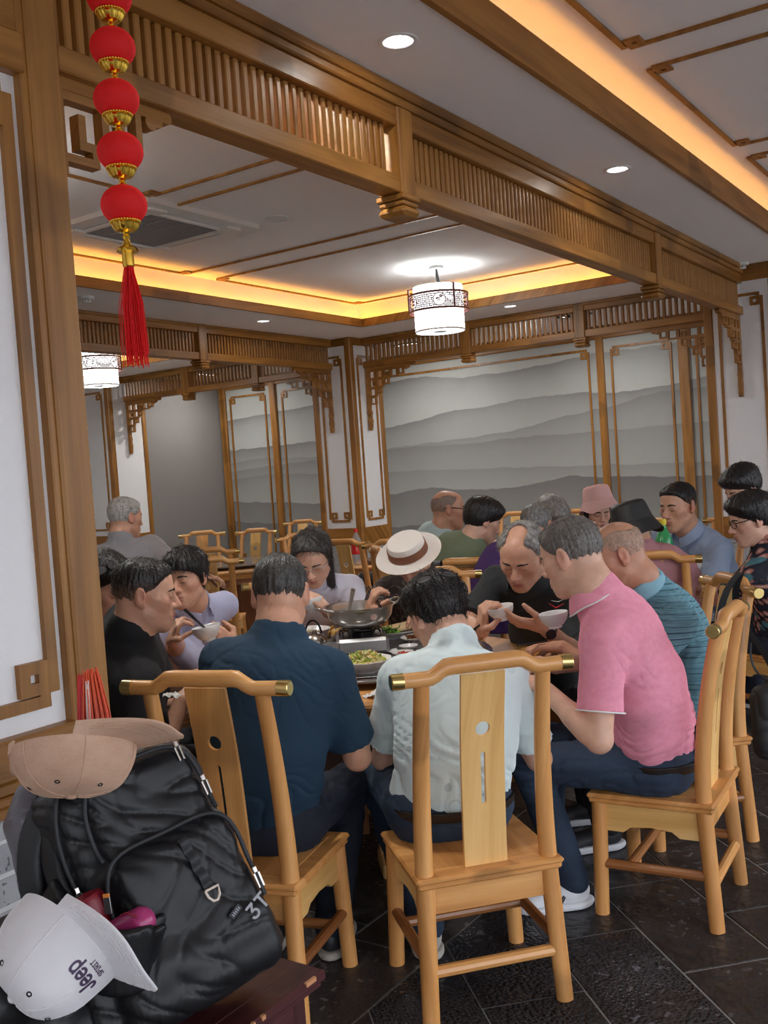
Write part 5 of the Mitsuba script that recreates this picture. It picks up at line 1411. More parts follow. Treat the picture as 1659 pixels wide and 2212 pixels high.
def bucket_hat(label, o, z, y, matl, s):
    k = thing('bucket_hat', label, 'hat')
    x, y, z = axes(z, y)
    m = lathe([(0, .105), (.055, .103), (.078, .094), (.086, .080), (.099, .012), (.103, 0.0), (.131, -.058), (.134, -.066), (.130, -.061), (.098, -.002)], 48)
    v = np.array(m.vertices)
    a = np.arctan2(v[:, 1], v[:, 0])
    r = np.hypot(v[:, 0], v[:, 1])
    v[:, 2] += np.where(r > .11, .010 * np.sin(a * 3 + 1) + .006 * np.sin(a * 5), 0) + 0.006 * vn(v, 25, 4)
    m = trimesh.Trimesh(v * s, m.faces, process=False)
    put(k, sply(xf(m, o, x, y, z), matl, 45))
    st = [lathe([((.108 + .009 * i) * s, (-.006 - .0107 * i) * s), ((.1095 + .009 * i) * s, (-.006 - .0107 * i) * s)], 48) for i in range(4)]
    part(k, 'hat_seam', sply(xf(cat(tube([(.1005 * s * math.cos(t), .1005 * s * math.sin(t), .006 * s) for t in np.linspace(0, 6.2832, 49)], .0022 * s, 6, False)), o, x, y, z), matl, True))
q = P['bucket']
bucket_hat('pink bucket hat on the woman with long hair', V(6.905, 2.768, 1.331), V(0.044, 0.150, 0.980), V(-0.829, -0.558, 0.000), 'c_hatpink', 1.12)
bucket_hat('black bucket hat seen from behind above the dusty pink shirt', V(5.555, 2.027, 1.262), V(-0.012, 0.233, 0.950), V(-0.829, -0.558, 0.000), 'm_black', 1.20)
def spectacles(name, label, P_, matl, lens=None, z=.008, y=.105, sc=1.0):
    k = thing(name, label, 'glasses')
    c, R, s = P_['head'], P_['HR'], P_['s']
    def W(a, b, d): return c + (a * R[0] + b * R[1] + d * R[2]) * s
    fr = []
    for sx in (-1, 1):
        fr.append(tube([W(sx * (.033 + .024 * math.cos(t)), y - .012 * abs(math.cos(t) * .5 + .5) * 1, z - .002 + .017 * math.sin(t)) for t in np.linspace(0, 6.2832, 25)], .0016 * s * sc, 5, False))
        fr.append(tube([W(sx * .057, y - .012, z + .006), W(sx * .079, y - .05, z + .008), W(sx * .085, -.02, z + .012), W(sx * .084, -.045, z)], .0018 * s * sc, 5))
    fr.append(tube([W(-.010, y, z + .002), W(0, y + .003, z + .005), W(.010, y, z + .002)], .0016 * s * sc, 5))
    put(k, sply(cat(*fr), matl, True))
    if lens:
        for sx in (-1, 1):
            pts = [W(sx * (.033 + .0235 * math.cos(t)), y - .012 * abs(math.cos(t) * .5 + .5), z - .002 + .0165 * math.sin(t)) for t in np.linspace(0, 6.2832, 25)[:-1]]
            vv = np.vstack([pts, [np.mean(pts, 0) + R[1] * .003]])
            part(k, 'lens', mikit.ply(trimesh.Trimesh(vv, [[i, (i + 1) % 24, 24] for i in range(24)], process=False), lens, smooth=True))
    return k
prin('m_lens', (0.03, 0.03, 0.035), 0.06, specular=0.7, clearcoat=1.0)
spectacles('spectacles', 'thin framed spectacles of the woman lifting a bowl', P['glasses'], 'm_steel_brushed')
spectacles('spectacles', 'dark rimmed spectacles of the bald man before the mural', P['bald'], 'm_blackgloss', sc=1.3)
spectacles('spectacles', 'spectacles of the woman in the floral dress', P['floral'], 'm_blackgloss', sc=1.2)
def sunglasses_at(label, a, b, upv, outv, w):
    k = thing('sunglasses', label, 'glasses')
    r = nrm(b - a)
    out = nrm(outv - r * (outv @ r))
    up = nrm(np.cross(out, r))
    if up @ upv < 0: up = -up
    fr = []
    for c, sx in ((a, -1), (b, 1)):
        pts = [c + r * w * .5 * math.cos(t) * (1 if abs(math.cos(t)) > .2 else 1) + up * w * .36 * (math.sin(t) - .12 * math.cos(2 * t)) - out * .006 * math.cos(t) * sx for t in np.linspace(0, 6.2832, 25)]
        fr.append(tube(pts, .0022, 5, False))
        vv = np.vstack([pts[:-1], [c + out * .004]])
        part(k, 'lens', mikit.ply(trimesh.Trimesh(vv, [[i, (i + 1) % 24, 24] for i in range(24)], process=False), 'm_lens', smooth=True))
        e = c + r * sx * w * .52
        fr.append(tube([e, e - out * .05 + r * sx * .01, e - out * .11 - up * .015], .0022, 5))
    fr.append(tube([a + r * w * .48 + up * .004, (a + b) / 2 + up * .008 + out * .003, b - r * w * .48 + up * .004], .002, 5))
    put(k, sply(cat(*fr), 'm_blackgloss', True))
    return k
sunglasses_at('dark sunglasses resting on the black hair of the pale shirted man', V(2.877, 1.793, 1.275), V(2.942, 1.732, 1.284), V(0, 0, 1), V(-0.234, -0.278, 0.930), .054)

sunglasses_at('dark sunglasses pushed up on the hair of the woman behind the post', V(2.640, 3.152, 1.336), V(2.695, 3.143, 1.352), V(0, 0, 1), V(-0.372, -0.792, 0.450), .050)

# ---------------------------------------------------------------- tableware
def bowl_mesh(r=.056, h=.058):
    return lathe([(0, .002), (r * .45, 0), (r * .48, .004), (r * .46, .008), (r * .62, .013), (r * .86, .030), (r * .97, .047), (r, h), (r * .985, h + .0015), (r * .95, h), (r * .92, .047), (r * .80, .030), (r * .5, .014), (0, .012)], 40)
BOWL = sply(bowl_mesh(), 'm_porcelain', 40)
def bowl(label, o, z, s=1.0):
    k = thing('rice_bowl', label, 'bowl', 'white porcelain rice bowls')
    x, y, zz = axes(z, V(0, 1, 0))
    M = frame(o, x, y, zz)
    M[:3, :3] *= s
    put(k, BOWL, M)
    return k
bowl('white rice bowl held up by the lilac bloused woman', V(3.134, 3.073, 0.970), V(-0.089, 0.133, 1.000), 1.12)
bowl('white rice bowl lifted to the mouth of the woman with glasses', V(3.691, 2.930, 1.012), V(-0.039, 0.238, 1.000), 1.05)
bowl('white rice bowl in the hands of the older man in the black polo', V(3.601, 1.882, 1.015), V(-0.130, 0.105, 1.000))
bowl('white rice bowl between the older man and the man in the pink polo', V(3.480, 1.596, 1.013), V(-0.056, 0.083, 1.000))
def chopsticks(label, a, b, sp=.008, matl='m_blackgloss', g='pairs of black chopsticks'):
    k = thing('chopsticks', label, 'chopsticks', g)
    d = nrm(b - a)
    sd = nrm(np.cross(d, V(.2, .3, 1)))
    for i in (-1, 1):
        part(k, 'chopstick', sply(tube([a + sd * i * sp * .9, b + sd * i * sp * .35], [.0040, .0026], 7), matl))
chopsticks('black chopsticks dipping into the lilac bloused woman\'s bowl', V(3.098, 3.172, 1.112), V(3.180, 3.114, 0.998))
chopsticks('black chopsticks in the right hand of the person in the boater hat', V(3.906, 2.760, 1.104), V(3.740, 2.552, 1.004))
chopsticks('dark chopsticks in the right hand of the older man in the black polo', V(3.566, 2.003, 0.975), V(3.579, 1.916, 1.033))
chopsticks('black chopsticks held level over the table edge by the navy shirted man', V(2.871, 2.170, 0.908), V(3.041, 2.095, 0.888))
chopsticks('black chopsticks lying at the right of the pale shirted man', V(3.484, 1.763, 0.938), V(3.591, 1.694, 0.936))
# hot pot on a burner
S0 = V(3.70, 2.665, TZ + .04)
k = thing('gas_burner', 'square stainless steel table burner under the wok', 'burner')
hr = rng
M = mat(S0, rz=math.radians(-52))
part(k, 'case', sply(cat(rbx(-.118, .118, -.118, .118, .008, .082, .014)), 'm_steel_brushed', 30), M)
part(k, 'fuel_pot', sply(lathe([(0, .082), (.06, .084), (.066, .100), (.058, .104), (0, .098)], 32), 'm_blackgloss', 30), M)
part(k, 'foot', sply(cat(*[lathe([(0, 0), (.012, 0), (.012, .01), (0, .01)], 12).apply_translation([a * .09, b * .09, 0]) for a in (-1, 1) for b in (-1, 1)]), 'm_black', 30), M)
pr = [tube([(.085 * math.cos(t), .085 * math.sin(t), .112) for t in np.linspace(0, 6.2832, 41)], .004, 6, False)]
for a in range(12):
    t = a * math.pi / 6
    pr.append(tube([(.10 * math.cos(t), .10 * math.sin(t), .083), (.098 * math.cos(t), .098 * math.sin(t), .105), (.07 * math.cos(t), .07 * math.sin(t), .116)], .0032, 6))
part(k, 'pan_support', sply(cat(*pr), 'm_blackgloss', True), M, label='black wire pan support')
k = thing('wok', 'shiny stainless steel wok with two loop handles on the burner', 'pot')
Mw_ = mat(S0 + V(0, 0, .116), rz=math.radians(-25))
part(k, 'pan', sply(lathe([(0, 0), (.075, .002), (.115, .018), (.145, .052), (.157, .095), (.166, .100), (.167, .103), (.156, .102), (.142, .056), (.112, .022), (.07, .007), (0, .006)], 56), 'm_steel', 40), Mw_)
part(k, 'soup', sply(lathe([(0, .052), (.139, .052)], 48), 'm_soup', False), Mw_, label='brown broth')
for sx in (-1, 1):
    part(k, 'handle', sply(tube(bez([(sx * .150, -.045, .092), (sx * .235, -.05, .118), (sx * .235, .05, .118), (sx * .150, .045, .092)], 14), .0062, 8), 'm_steel', True), Mw_)
prin('m_soup', (0.16, 0.075, 0.03), 0.15)
k = thing('ladle', 'steel ladle standing in the wok', 'ladle')
la, lb = S0 + V(-.02, .05, .175), V(3.788, 2.757, 1.111)
part(k, 'handle', sply(ribbon([la, la * .5 + lb * .5, lb], np.tile(nrm(np.cross(lb - la, V(0.829, 0.558, 0.000))), (3, 1)), [.014, .016, .022], .002), 'm_steel', 20))
part(k, 'hole', sply(tube([lb + (la - lb) * .07 + V(-0.003, -0.002, 0.000), lb + (la - lb) * .10 + V(-0.003, -0.002, 0.000)], .003, 8), 'm_blackgloss'))
part(k, 'bowl', sply(lathe([(0, -.02), (.025, -.014), (.034, .002), (.032, .003), (0, -.015)], 24), 'm_steel', 30), mat(la + V(0, 0, 0)))
def plate(name, label, o, r, h, cat_='plate', foot=True, scal=0.0, ox=1.0, rz=0.0):
    k = thing(name, label, cat_)
    m = lathe([(0, .004), (r * .48, .0), (r * .50, .006), (r * .56, .012), (r * .80, h * .55), (r, h), (r * .99, h + .003), (r * .78, h * .62), (r * .5, .014), (0, .012)], 56)
    v = np.array(m.vertices)
    a = np.arctan2(v[:, 1], v[:, 0])
    v[:, :2] *= (1 + scal * np.cos(a * 10) * (np.hypot(v[:, 0], v[:, 1]) / r) ** 3)[:, None]
    v[:, 0] *= ox
    part(k, 'dish', sply(trimesh.Trimesh(v, m.faces, process=False), 'm_porcelain', 40), mat(o, rz=rz))
    return k
def heap(key, name, label, o, R_, h, n, cols, size, seed, flat=.5):
    """a helping of food: many small bent scraps, one mesh"""
    r = np.random.default_rng(seed)
    ms, cs = [], []
    for i in range(n):
        t, q = r.uniform(0, 6.2832), math.sqrt(r.random())
        z = h * (1 - q ** 1.6) * r.uniform(.35, 1.0)
        m = trimesh.creation.icosphere(1, 1.0)
        v = np.array(m.vertices) * [size * r.uniform(.6, 1.5), size * r.uniform(.4, .9), size * flat * r.uniform(.5, 1.2)]
        v[:, 2] += v[:, 0] ** 2 / size * r.uniform(-.8, .8)
        v = v * (1 + .5 * (meshkit.noise(v / size * 1.7 + i, seed)[:, None] - .5))
        v = trimesh.transformations.random_rotation_matrix(r.random(3))[:3, :3] @ v.T if r.random() < .5 else (mat(rz=r.uniform(0, 6))[:3, :3] @ v.T)
        ms.append(trimesh.Trimesh(v.T + np.array(o) + [R_ * q * math.cos(t), R_ * q * math.sin(t), z], m.faces, process=False))
        c = np.array(cols[int(r.integers(0, len(cols)))]) * r.uniform(.75, 1.2)
        cs.append(np.tile(c, (len(m.vertices), 1)))
    m = cat(*ms)
    k = thing(name, label, 'food', kind='stuff')
    put(k, mikit.ply((np.asarray(m.vertices), np.asarray(m.faces)), 'm_food', smooth=True, color=np.clip(np.vstack(cs), 0, 1)))
prin('m_food', VC, 0.3, specular=0.5)
LZ = TZ + .04
plate('serving_dish', 'white scalloped dish heaped with fried cabbage, nearest on the turntable', V(3.335, 2.40, LZ), .118, .052, scal=.02)
heap(None, 'fried_cabbage', 'heap of pale green fried cabbage on the nearest dish', (3.335, 2.40, LZ + .038), .088, .052, 420, [(.58, .53, .16), (.66, .56, .22), (.38, .46, .08), (.30, .40, .05), (.70, .58, .30), (.60, .42, .14)], .013, 3)
plate('rice_tub', 'deep white bowl of yellowish rice porridge behind the navy shirted man', V(3.80, 3.06, LZ), .115, .075, 'bowl')
heap(None, 'rice', 'yellowish rice filling the deep white bowl', (3.80, 3.06, LZ + .052), .092, .014, 320, [(.70, .62, .40), (.75, .68, .48)], .009, 4)
plate('serving_dish', 'white dish of golden fried pieces left of the burner', V(3.985, 3.04, LZ), .105, .030, ox=1.25, rz=-.5)
heap(None, 'fried_pieces', 'golden fried pieces on the dish left of the burner', (3.975, 3.03, LZ + .016), .085, .030, 60, [(.62, .36, .09), (.70, .44, .14), (.55, .30, .07)], .022, 5)
plate('serving_dish', 'white oval dish of green vegetables and pancakes right of the wok', V(4.06, 2.735, LZ), .105, .036, ox=1.3, rz=-.9)
heap(None, 'green_vegetables', 'dark green vegetables on the oval dish', (4.03, 2.745, LZ + .03), .06, .022, 60, [(.07, .19, .02), (.13, .28, .03), (.05, .12, .02)], .018, 6)
k = thing('pancake', 'folded pale pancake leaning on the oval dish', 'food')
put(k, sply(ext(sbox(-.10, -.028, .10, .028).buffer(.01), .012).subdivide(), 'm_pancake', 40), frame(V(4.09, 2.71, LZ + .045), *axes(V(-0.166, -0.112, 1.000), V(0.524, 0.834, 0.000))))
prin('m_pancake', (0.66, 0.47, 0.26), 0.6)
plate('side_dish', 'small white dish of braised brown food right of the turntable', V(3.985, 2.555, LZ), .068, .026, ox=1.2)
heap(None, 'braised_food', 'brown braised food on the small white dish', (3.985, 2.555, LZ + .015), .05, .024, 40, [(.20, .07, .02), (.28, .10, .03), (.16, .12, .03)], .014, 7)
plate('side_dish', 'tiny white sauce dish behind the pale shirted man', V(3.79, 2.47, LZ), .045, .022)
plate('side_dish', 'small white dish of red chilli sauce beside the pale shirted man', V(3.655, 2.415, LZ), .050, .020)
heap(None, 'chilli_sauce', 'red chilli sauce in the small white dish', (3.655, 2.415, LZ + .010), .036, .006, 40, [(.42, .03, .02), (.5, .06, .02)], .009, 8)
plate('serving_dish', 'empty pale plate at the back of the near table', V(4.34, 2.80, TZ + .002), .11, .022)
def plastic_cup(label, o, fill=.35):
    k = thing('plastic_cup', label, 'cup', 'clear disposable cups')
    part(k, 'wall', mikit.ply(lathe([(0, .0), (.025, .0), (.030, .045), (.0355, .082), (.037, .084), (.0365, .0845)], 32), 'm_cup', smooth=40), mat(o))
    part(k, 'water', mikit.ply(lathe([(0, .002), (.0242, .002), (.0290, .042), (0, .042)], 28), 'm_cupwater', smooth=40), mat(o))
scene['m_cup'] = {'type': 'blendbsdf', 'weight': 0.22, 'a': {'type': 'thindielectric', 'int_ior': 1.45}, 'b': {'type': 'twosided', 'bsdf': {'type': 'principled', 'base_color': rgb((.7, .7, .7)), 'roughness': .3}}}
scene['m_cupwater'] = {'type': 'thindielectric', 'int_ior': 1.3}
plastic_cup('clear plastic cup of water on the turntable beside the cabbage dish', V(3.465, 2.665, LZ))
plastic_cup('clear plastic cup at the far side in front of the woman with glasses', V(4.14, 3.20, LZ - .0))
k = thing('teapot', 'small stainless steel teapot half hidden by the navy shirted man', 'teapot')
to = V(3.69, 2.93, LZ)
part(k, 'body', sply(lathe([(0, 0), (.05, 0), (.062, .02), (.060, .05), (.04, .075), (.02, .082), (.008, .095), (0, .096)], 32), 'm_steel', 40), mat(to))
part(k, 'spout', sply(tube(bez([to + V(0.028, -0.041, 0.030), to + V(0.050, -0.075, 0.040), to + V(0.056, -0.119, 0.095)], 8), [.014, .013, .012, .011, .010, .009, .008, .007], 8), 'm_steel', True))
part(k, 'handle', sply(tube(bez([to + V(-0.028, 0.041, 0.060), to + V(-0.022, 0.033, 0.170), to + V(0.017, -0.025, 0.170), to + V(0.019, -0.029, 0.060)], 12), .0045, 8), 'm_blackgloss', True))
def tissue(label, o, s, seed):
    k = thing('tissue', label, 'tissue')
    g = np.stack(np.meshgrid(np.linspace(-1, 1, 17), np.linspace(-1, 1, 13), indexing='ij'), -1).reshape(-1, 2)
    z = meshkit.fbm(np.c_[g * 2.1, np.zeros(len(g))], 3, seed)
    v = np.c_[g * s * (.8 + .3 * z[:, None]), (z - z.min()) * s * .8]
    f = [[i * 13 + j, (i + 1) * 13 + j, (i + 1) * 13 + j + 1] for i in range(16) for j in range(12)] + [[i * 13 + j, (i + 1) * 13 + j + 1, i * 13 + j + 1] for i in range(16) for j in range(12)]
    put(k, mikit.ply(trimesh.Trimesh(v, f, process=False), 'm_plastic_white', smooth=True), mat(o, rz=seed))
tissue('crumpled white tissue on the turntable right of the burner', V(3.71, 2.52, LZ), .035, 2)
tissue('white napkin on the near edge of the wooden table', V(3.11, 2.19, TZ), .045, 3)
tissue('crumpled tissue in the hand of the man in the black T-shirt', V(2.408, 2.553, 0.921), .03, 5)
# right-hand table
T2 = V(6.88, 2.75, TZ + .04)
plate('serving_dish', 'white dish at the near left edge of the right-hand turntable', V(6.85, 2.22, T2[2]), .11, .03)
heap(None, 'scraps', 'food scraps on the dish of the right-hand turntable', (6.85, 2.22, T2[2] + .018), .08, .02, 60, [(.5, .42, .3), (.3, .2, .12), (.6, .55, .45)], .016, 9)
plate('serving_dish', 'broad white plate at the right of the right-hand table', V(6.95, 2.02, TZ + .041), .10, .03)
bowl('white bowl at the right end of the right-hand table', V(6.62, 1.99, TZ + .041), V(0, 0, 1), 1.1)
plastic_cup('clear plastic cup on the right-hand table before the man in pale blue', V(6.78, 2.03, TZ + .041))
def soda(label, o, s, body, cap, lab, text, liquid=None):
    k = thing('soda_bottle', label, 'bottle')
    M = mat(o, sc=s)
    pr = [(0, .002), (.030, .0), (.040, .008), (.042, .03), (.040, .07), (.042, .10), (.042, .165), (.038, .19), (.028, .215), (.017, .24), (.0135, .252), (.0135, .268)]
    part(k, 'bottle', sply(lathe(pr, 36), body, 40), M)
    part(k, 'cap', sply(lathe([(.0155, .258), (.016, .262), (.016, .282), (.0145, .285), (0, .285)], 24), cap, 30), M)
    part(k, 'label', sply(lathe([(.0425, .085), (.0434, .088), (.0434, .165), (.0425, .168)], 36), lab, 40), M)
    tm = meshkit.text_mesh(text, .018, .0012, True)
    v = np.array(tm.vertices)
    v[:, 0] -= v[:, 0].mean()
    a = v[:, 0] / .0434 + math.atan2(-o[1], -o[0])
    r = .0436 + v[:, 2]
    part(k, 'label_print', sply(trimesh.Trimesh(np.stack([r * np.cos(a), r * np.sin(a), .118 + v[:, 1]], 1), tm.faces, process=False), 'm_plastic_white', False), M, label='white lettering on the label')
prin('m_green_pet', (0.02, 0.30, 0.085), 0.12, spec_trans=0.0, clearcoat=1.0)
prin('m_green_label', (0.005, 0.235, 0.045), 0.3)
prin('m_yellowcap', (0.72, 0.56, 0.03), 0.4)
prin('m_redcap', (0.62, 0.02, 0.02), 0.4)
scene['m_pet'] = {'type': 'blendbsdf', 'weight': 0.3, 'a': {'type': 'thindielectric', 'int_ior': 1.45}, 'b': {'type': 'twosided', 'bsdf': {'type': 'principled', 'base_color': rgb((.55, .55, .55)), 'roughness': .15}}}
soda('green plastic soda bottle with yellow cap in front of the man in pale blue', V(6.31, 2.10, TZ + .04), 1.38, 'm_green_pet', 'm_yellowcap', 'm_green_label', '7')
soda('clear soda bottle with red cap and red label on the small table behind', V(7.66, 5.50, TZ), 1.2, 'm_pet', 'm_redcap', 'm_redcap', '||')

k = thing('wrist_watch', 'black wrist watch on the left wrist of the older man', 'watch')
ow, oe = P['older']['wr'][0], P['older']['el'][0]
od = nrm(ow - oe)
oc = ow - od * .045
oa, ob, _ = axes(od, V(-0.829, -0.558, 0.000))
part(k, 'strap', sply(tube([oc + (oa * math.cos(t) + ob * math.sin(t)) * .036 for t in np.linspace(0, 6.2832, 33)], .0075, 6, False, .35), 'm_black', True))
part(k, 'face', sply(xf(lathe([(0, .006), (.018, .006), (.021, .003), (.021, -.004), (0, -.004)], 24), oc + V(-0.030, -0.020, -0.004), *axes(V(-0.773, -0.641, 0.100), V(0, 0, 1))), 'm_blackgloss', 30))
po = V(3.826, 1.747, 1.044)
part(P['older']['key'], 'chest_emblem', sply(cat(*[tube([po + V(-0.017, 0.025, 0.012), po + V(-0.003, -0.002, -0.010), po + V(0.019, -0.029, 0.006)], [.003, .008, .003], 6, True, .4)]), 'm_redcap', True), label='small red emblem on the chest')
part(P['older']['key'], 'chest_emblem_white', sply(tube([po + V(-0.014, 0.014, 0.022), po + V(0.001, -0.012, 0.016), po + V(0.013, -0.027, 0.022)], [.002, .004, .002], 6, True, .4), 'm_plastic_white', True))
# ---------------------------------------------------------------- bags by the post, on a dark red side table
prin('m_lacquer', wood_fn((0.026, 0.005, 0.0055), (0.048, 0.009, 0.010), (0.075, 0.016, 0.016)), 0.26, specular=0.5, clearcoat=0.5)
prin('m_worn', (0.45, 0.20, 0.09), 0.6)
k = thing('side_table', 'dark red lacquered side table with worn edge, under the black backpack', 'table')
X0, X1, Y0, Y1, ZT = 0.42, 1.505, 1.225, 1.83, 0.68
part(k, 'top', wply(cat(rbx(X0, X1, Y0, Y1, ZT - .022, ZT, .006), rbx(X0 + .008, X1 - .008, Y0 + .008, Y1 - .008, ZT - .034, ZT - .02, .004)), 'm_lacquer', grain=0))
part(k, 'top_panel', wply(rbx(X0 + .07, X1 - .07, Y0 + .06, Y1 - .06, ZT - .002, ZT + .001, .0008), 'm_lacquer', grain=0))
for x in (X0 + .035, X1 - .07):
    for y in (Y0 + .03, Y1 - .065):
        part(k, 'leg', wply(rbx(x, x + .036, y, y + .036, 0, ZT - .034, .005), 'm_lacquer'))
sp_ = sbox(0, -.13, .115, 0).difference(Point(.062, -.062).buffer(.034).intersection(sbox(.02, -.2, .2, .1))).difference(Point(.125, -.135).buffer(.062))
fr = unary_union([sbox(0, -.045, X1 - X0 - .14, 0), sbox(0, -.20, .020, 0), sbox(.10, -.17, .114, 0), Point(.058, -.105).buffer(.048).difference(Point(.058, -.105).buffer(.030))])
W_ = X1 - X0 - .14
fr = unary_union([fr, shapely.affinity.scale(fr, -1, 1, origin=(W_ / 2, 0))])
part(k, 'apron', wply(on_wall(fr, .016), 'm_lacquer', grain=0), mat((X0 + .07, Y0 + .050, ZT - .034)), label='carved dark red apron')
fe = unary_union([sbox(0, -.045, Y1 - Y0 - .13, 0), Point(.058, -.095).buffer(.046).difference(Point(.058, -.095).buffer(.030)), sbox(.10, -.15, .112, 0)])
part(k, 'apron', wply(on_wall(fe, .016), 'm_lacquer', grain=0), mat((X1 - .048, Y0 + .065, ZT - .034), rz=math.pi / 2))
wn = [rbx(a, b, Y0 - .0012, Y0 + .006, ZT - .008, ZT + .0008, .0004) for a, b in ((1.20, 1.235), (1.245, 1.27), (1.285, 1.292), (1.31, 1.32), (1.44, 1.47))]
part(k, 'worn_edge', sply(cat(*wn), 'm_worn', False), label='pale worn spots along the edge')

def rbox_leaf(c, R, hx_, r, kk):
    c, hx_ = np.asarray(c, float), np.asarray(hx_, float)
    def f(p):
        q = np.abs((p - c) @ R.T) - (hx_ - r)
        return np.linalg.norm(np.maximum(q, 0), axis=1) + np.minimum(q.max(1), 0) - r
    m = np.linalg.norm(hx_)
    return ['u', f, kk, c - m, c + m]
B0 = V(1.253, 1.420, 0.935)
bu = nrm(V(-0.018, 0.421, 0.900))
bn = V(-0.385, -0.861, 0.340)
bn = nrm(bn - bu * (bn @ bu))
bw = nrm(np.cross(bu, bn)) * 1.0
if bw @ V(0.555, -0.829, 0.000) < 0: bw = -bw
BRm = np.stack([bw, bn, bu])
def L(x, y, z): return B0 + bw * x + bn * y + bu * z
pk = [rbox_leaf(L(0, -.035, -.01), BRm, (.165, .075, .235), .07, .03), rbox_leaf(L(-.01, .015, .02), BRm, (.150, .075, .20), .065, .04), rbox_leaf(L(.01, .075, .115), BRm, (.112, .038, .085), .034, .018), rbox_leaf(L(.015, .090, -.055), BRm, (.125, .042, .115), .038, .016),
      rbox_leaf(L(.0, .05, -.185), BRm, (.155, .075, .060), .05, .04), rbox_leaf(L(-.165, .005, -.12), BRm, (.040, .070, .105), .035, .012)]
def bagfold(p):
    q = (p - B0) @ BRm.T
    w = 5 * vn(q, 6, 3)
    a = np.abs(vn(np.stack([q[:, 0] * 10 + w * .2, q[:, 1] * 10, q[:, 2] * 20 + q[:, 0] * 14 + w], 1), 1.0, 5)) * 2
    b = np.abs(vn(np.stack([q[:, 0] * 24 - q[:, 2] * 12 + w, q[:, 1] * 16, q[:, 2] * 6], 1), 1.0, 8)) * 2
    return -.0050 * np.exp(-a * 5) - .0040 * np.exp(-b * 5) + .009 * vn(q, 9, 6)
prin('m_nylon', (0.0065, 0.0066, 0.0080), 0.42, specular=0.36)
prin('m_nylon_strap', (0.015, 0.017, 0.020), 0.6)
prin('m_greynylon', (0.105, 0.098, 0.112), 0.40, specular=0.5)
K = thing('backpack', 'large black backpack leaning on the side table, two caps on it', 'backpack')
hole = ['s'] + rbox_leaf(L(-.150, .055, -.030), BRm, (.052, .060, .030), .02, .01)[1:]
v, f = nets(pk, .0055)
n = vnormals(v, f)
v = v + n * bagfold(v)[:, None]
put(K, mikit.ply((v, f), 'm_nylon', smooth=True))
BV, BN = v, n
from scipy.spatial import cKDTree
BT = cKDTree(BV)
def drape(pts, lift=.003, nn=24):
    """lays a path on the bag: each point is dropped along the front axis onto the outermost surface near it"""
    out = []
    for x, z in pts:
        q = (BV - B0) @ BRm.T
        d = (q[:, 0] - x) ** 2 + (q[:, 2] - z) ** 2
        i = np.nonzero((d < .012 ** 2) & (BN @ bn > 0.05))[0]
        if not len(i): i = np.argsort(d)[:6]
        j = i[np.argmax(q[i, 1])]
        out.append(L(x, q[j, 1] + lift, z))
    out = np.array(out)
    if len(out) > 4:
        o2 = out.copy()
        o2[1:-1] = (out[:-2] + 2 * out[1:-1] + out[2:]) / 4
        out = o2
    return out
def arc(cx, cz, rx, rz_, a0, a1, nn):
    return [(cx + rx * math.cos(t), cz + rz_ * math.sin(t)) for t in np.radians(np.linspace(a0, a1, nn))]
for nm, pts in (('pocket_zip', spline([(-.112, -.13), (-.116, -.02), (-.095, .045), (.01, .058), (.115, .045), (.138, -.03), (.136, -.12)], 44)), ('upper_zip', spline([(-.100, .055), (-.102, .13), (-.075, .190), (.01, .202), (.095, .188), (.118, .13), (.118, .06)], 40)), ('main_zip', spline([(-.150, .02), (-.150, .12), (-.125, .195), (-.06, .232)], 24))):
    d = drape(pts)
    part(K, nm, sply(tube(d, .0042, 6), 'm_nylon_strap', True), label='black zip')
for q in ((-.150, .03), (.118, .115), (.137, -.075), (.095, .192)):
    d = drape([q])[0] + bn * .004
    part(K, 'zip_pull', sply(cat(rbx(-.0045, .0045, -.002, .004, -.004, .008, .0015), tube([(.0045, .002, -.004), (.004, .004, -.03), (-.004, .004, -.03), (-.0045, .002, -.004)], .0022, 6)), 'm_steel', 30), frame(d, bw, bn, bu), label='silver zip pull')
dz = drape(spline([(.030, .035), (.036, .0), (.040, -.035), (.046, -.065)], 16), .006)
part(K, 'loop_strap', sply(ribbon(dz + np.array([bn * .005 * math.sin(i * 1.25) for i in range(16)]), np.tile(bw, (16, 1)), .018, .0016), 'm_nylon_strap', True))
dc = dz[-1] + bn * .006
part(K, 'd_ring', sply(tube([dc + bw * a + bu * b for a, b in ((-.013, 0), (-.011, -.012), (-.005, -.021), (.003, -.022), (.010, -.014), (.013, 0), (-.013, 0))], .0026, 8), 'm_ring', True), label='cream D-shaped ring')
prin('m_ring', (0.60, 0.50, 0.42), 0.35)
prin('m_print', (0.30, 0.30, 0.32), 0.6)
tb = meshkit.text_mesh('3T', .026, .0008, True)
o_ = drape([(.092, -.150)], .010)[0]
part(K, 'print', sply(tb, 'm_print', False), frame(o_, nrm(bw * .82 + bu * .34 + bn * .0), nrm(bu * .82 - bw * .34), nrm(np.cross(nrm(bw * .82 + bu * .34), nrm(bu * .82 - bw * .34)))), label='grey print reading 3T')
o_ = drape([(.070, -.120)], .008)[0]
part(K, 'brand_tab', sply(rbx(-.013, .013, -.006, .006, -.001, .001, .0005), 'm_nylon_strap', False), frame(o_, nrm(bw * .85 + bu * .4), nrm(bu * .85 - bw * .4), bn))
part(K, 'brand_tab_print', sply(cat(*[rbx(-.009 + i * .004, -.007 + i * .004, -.003, .002 + .001 * (i % 2), .001, .0015, .0002) for i in range(5)]), 'm_print', False), frame(o_, nrm(bw * .85 + bu * .4), nrm(bu * .85 - bw * .4), bn))
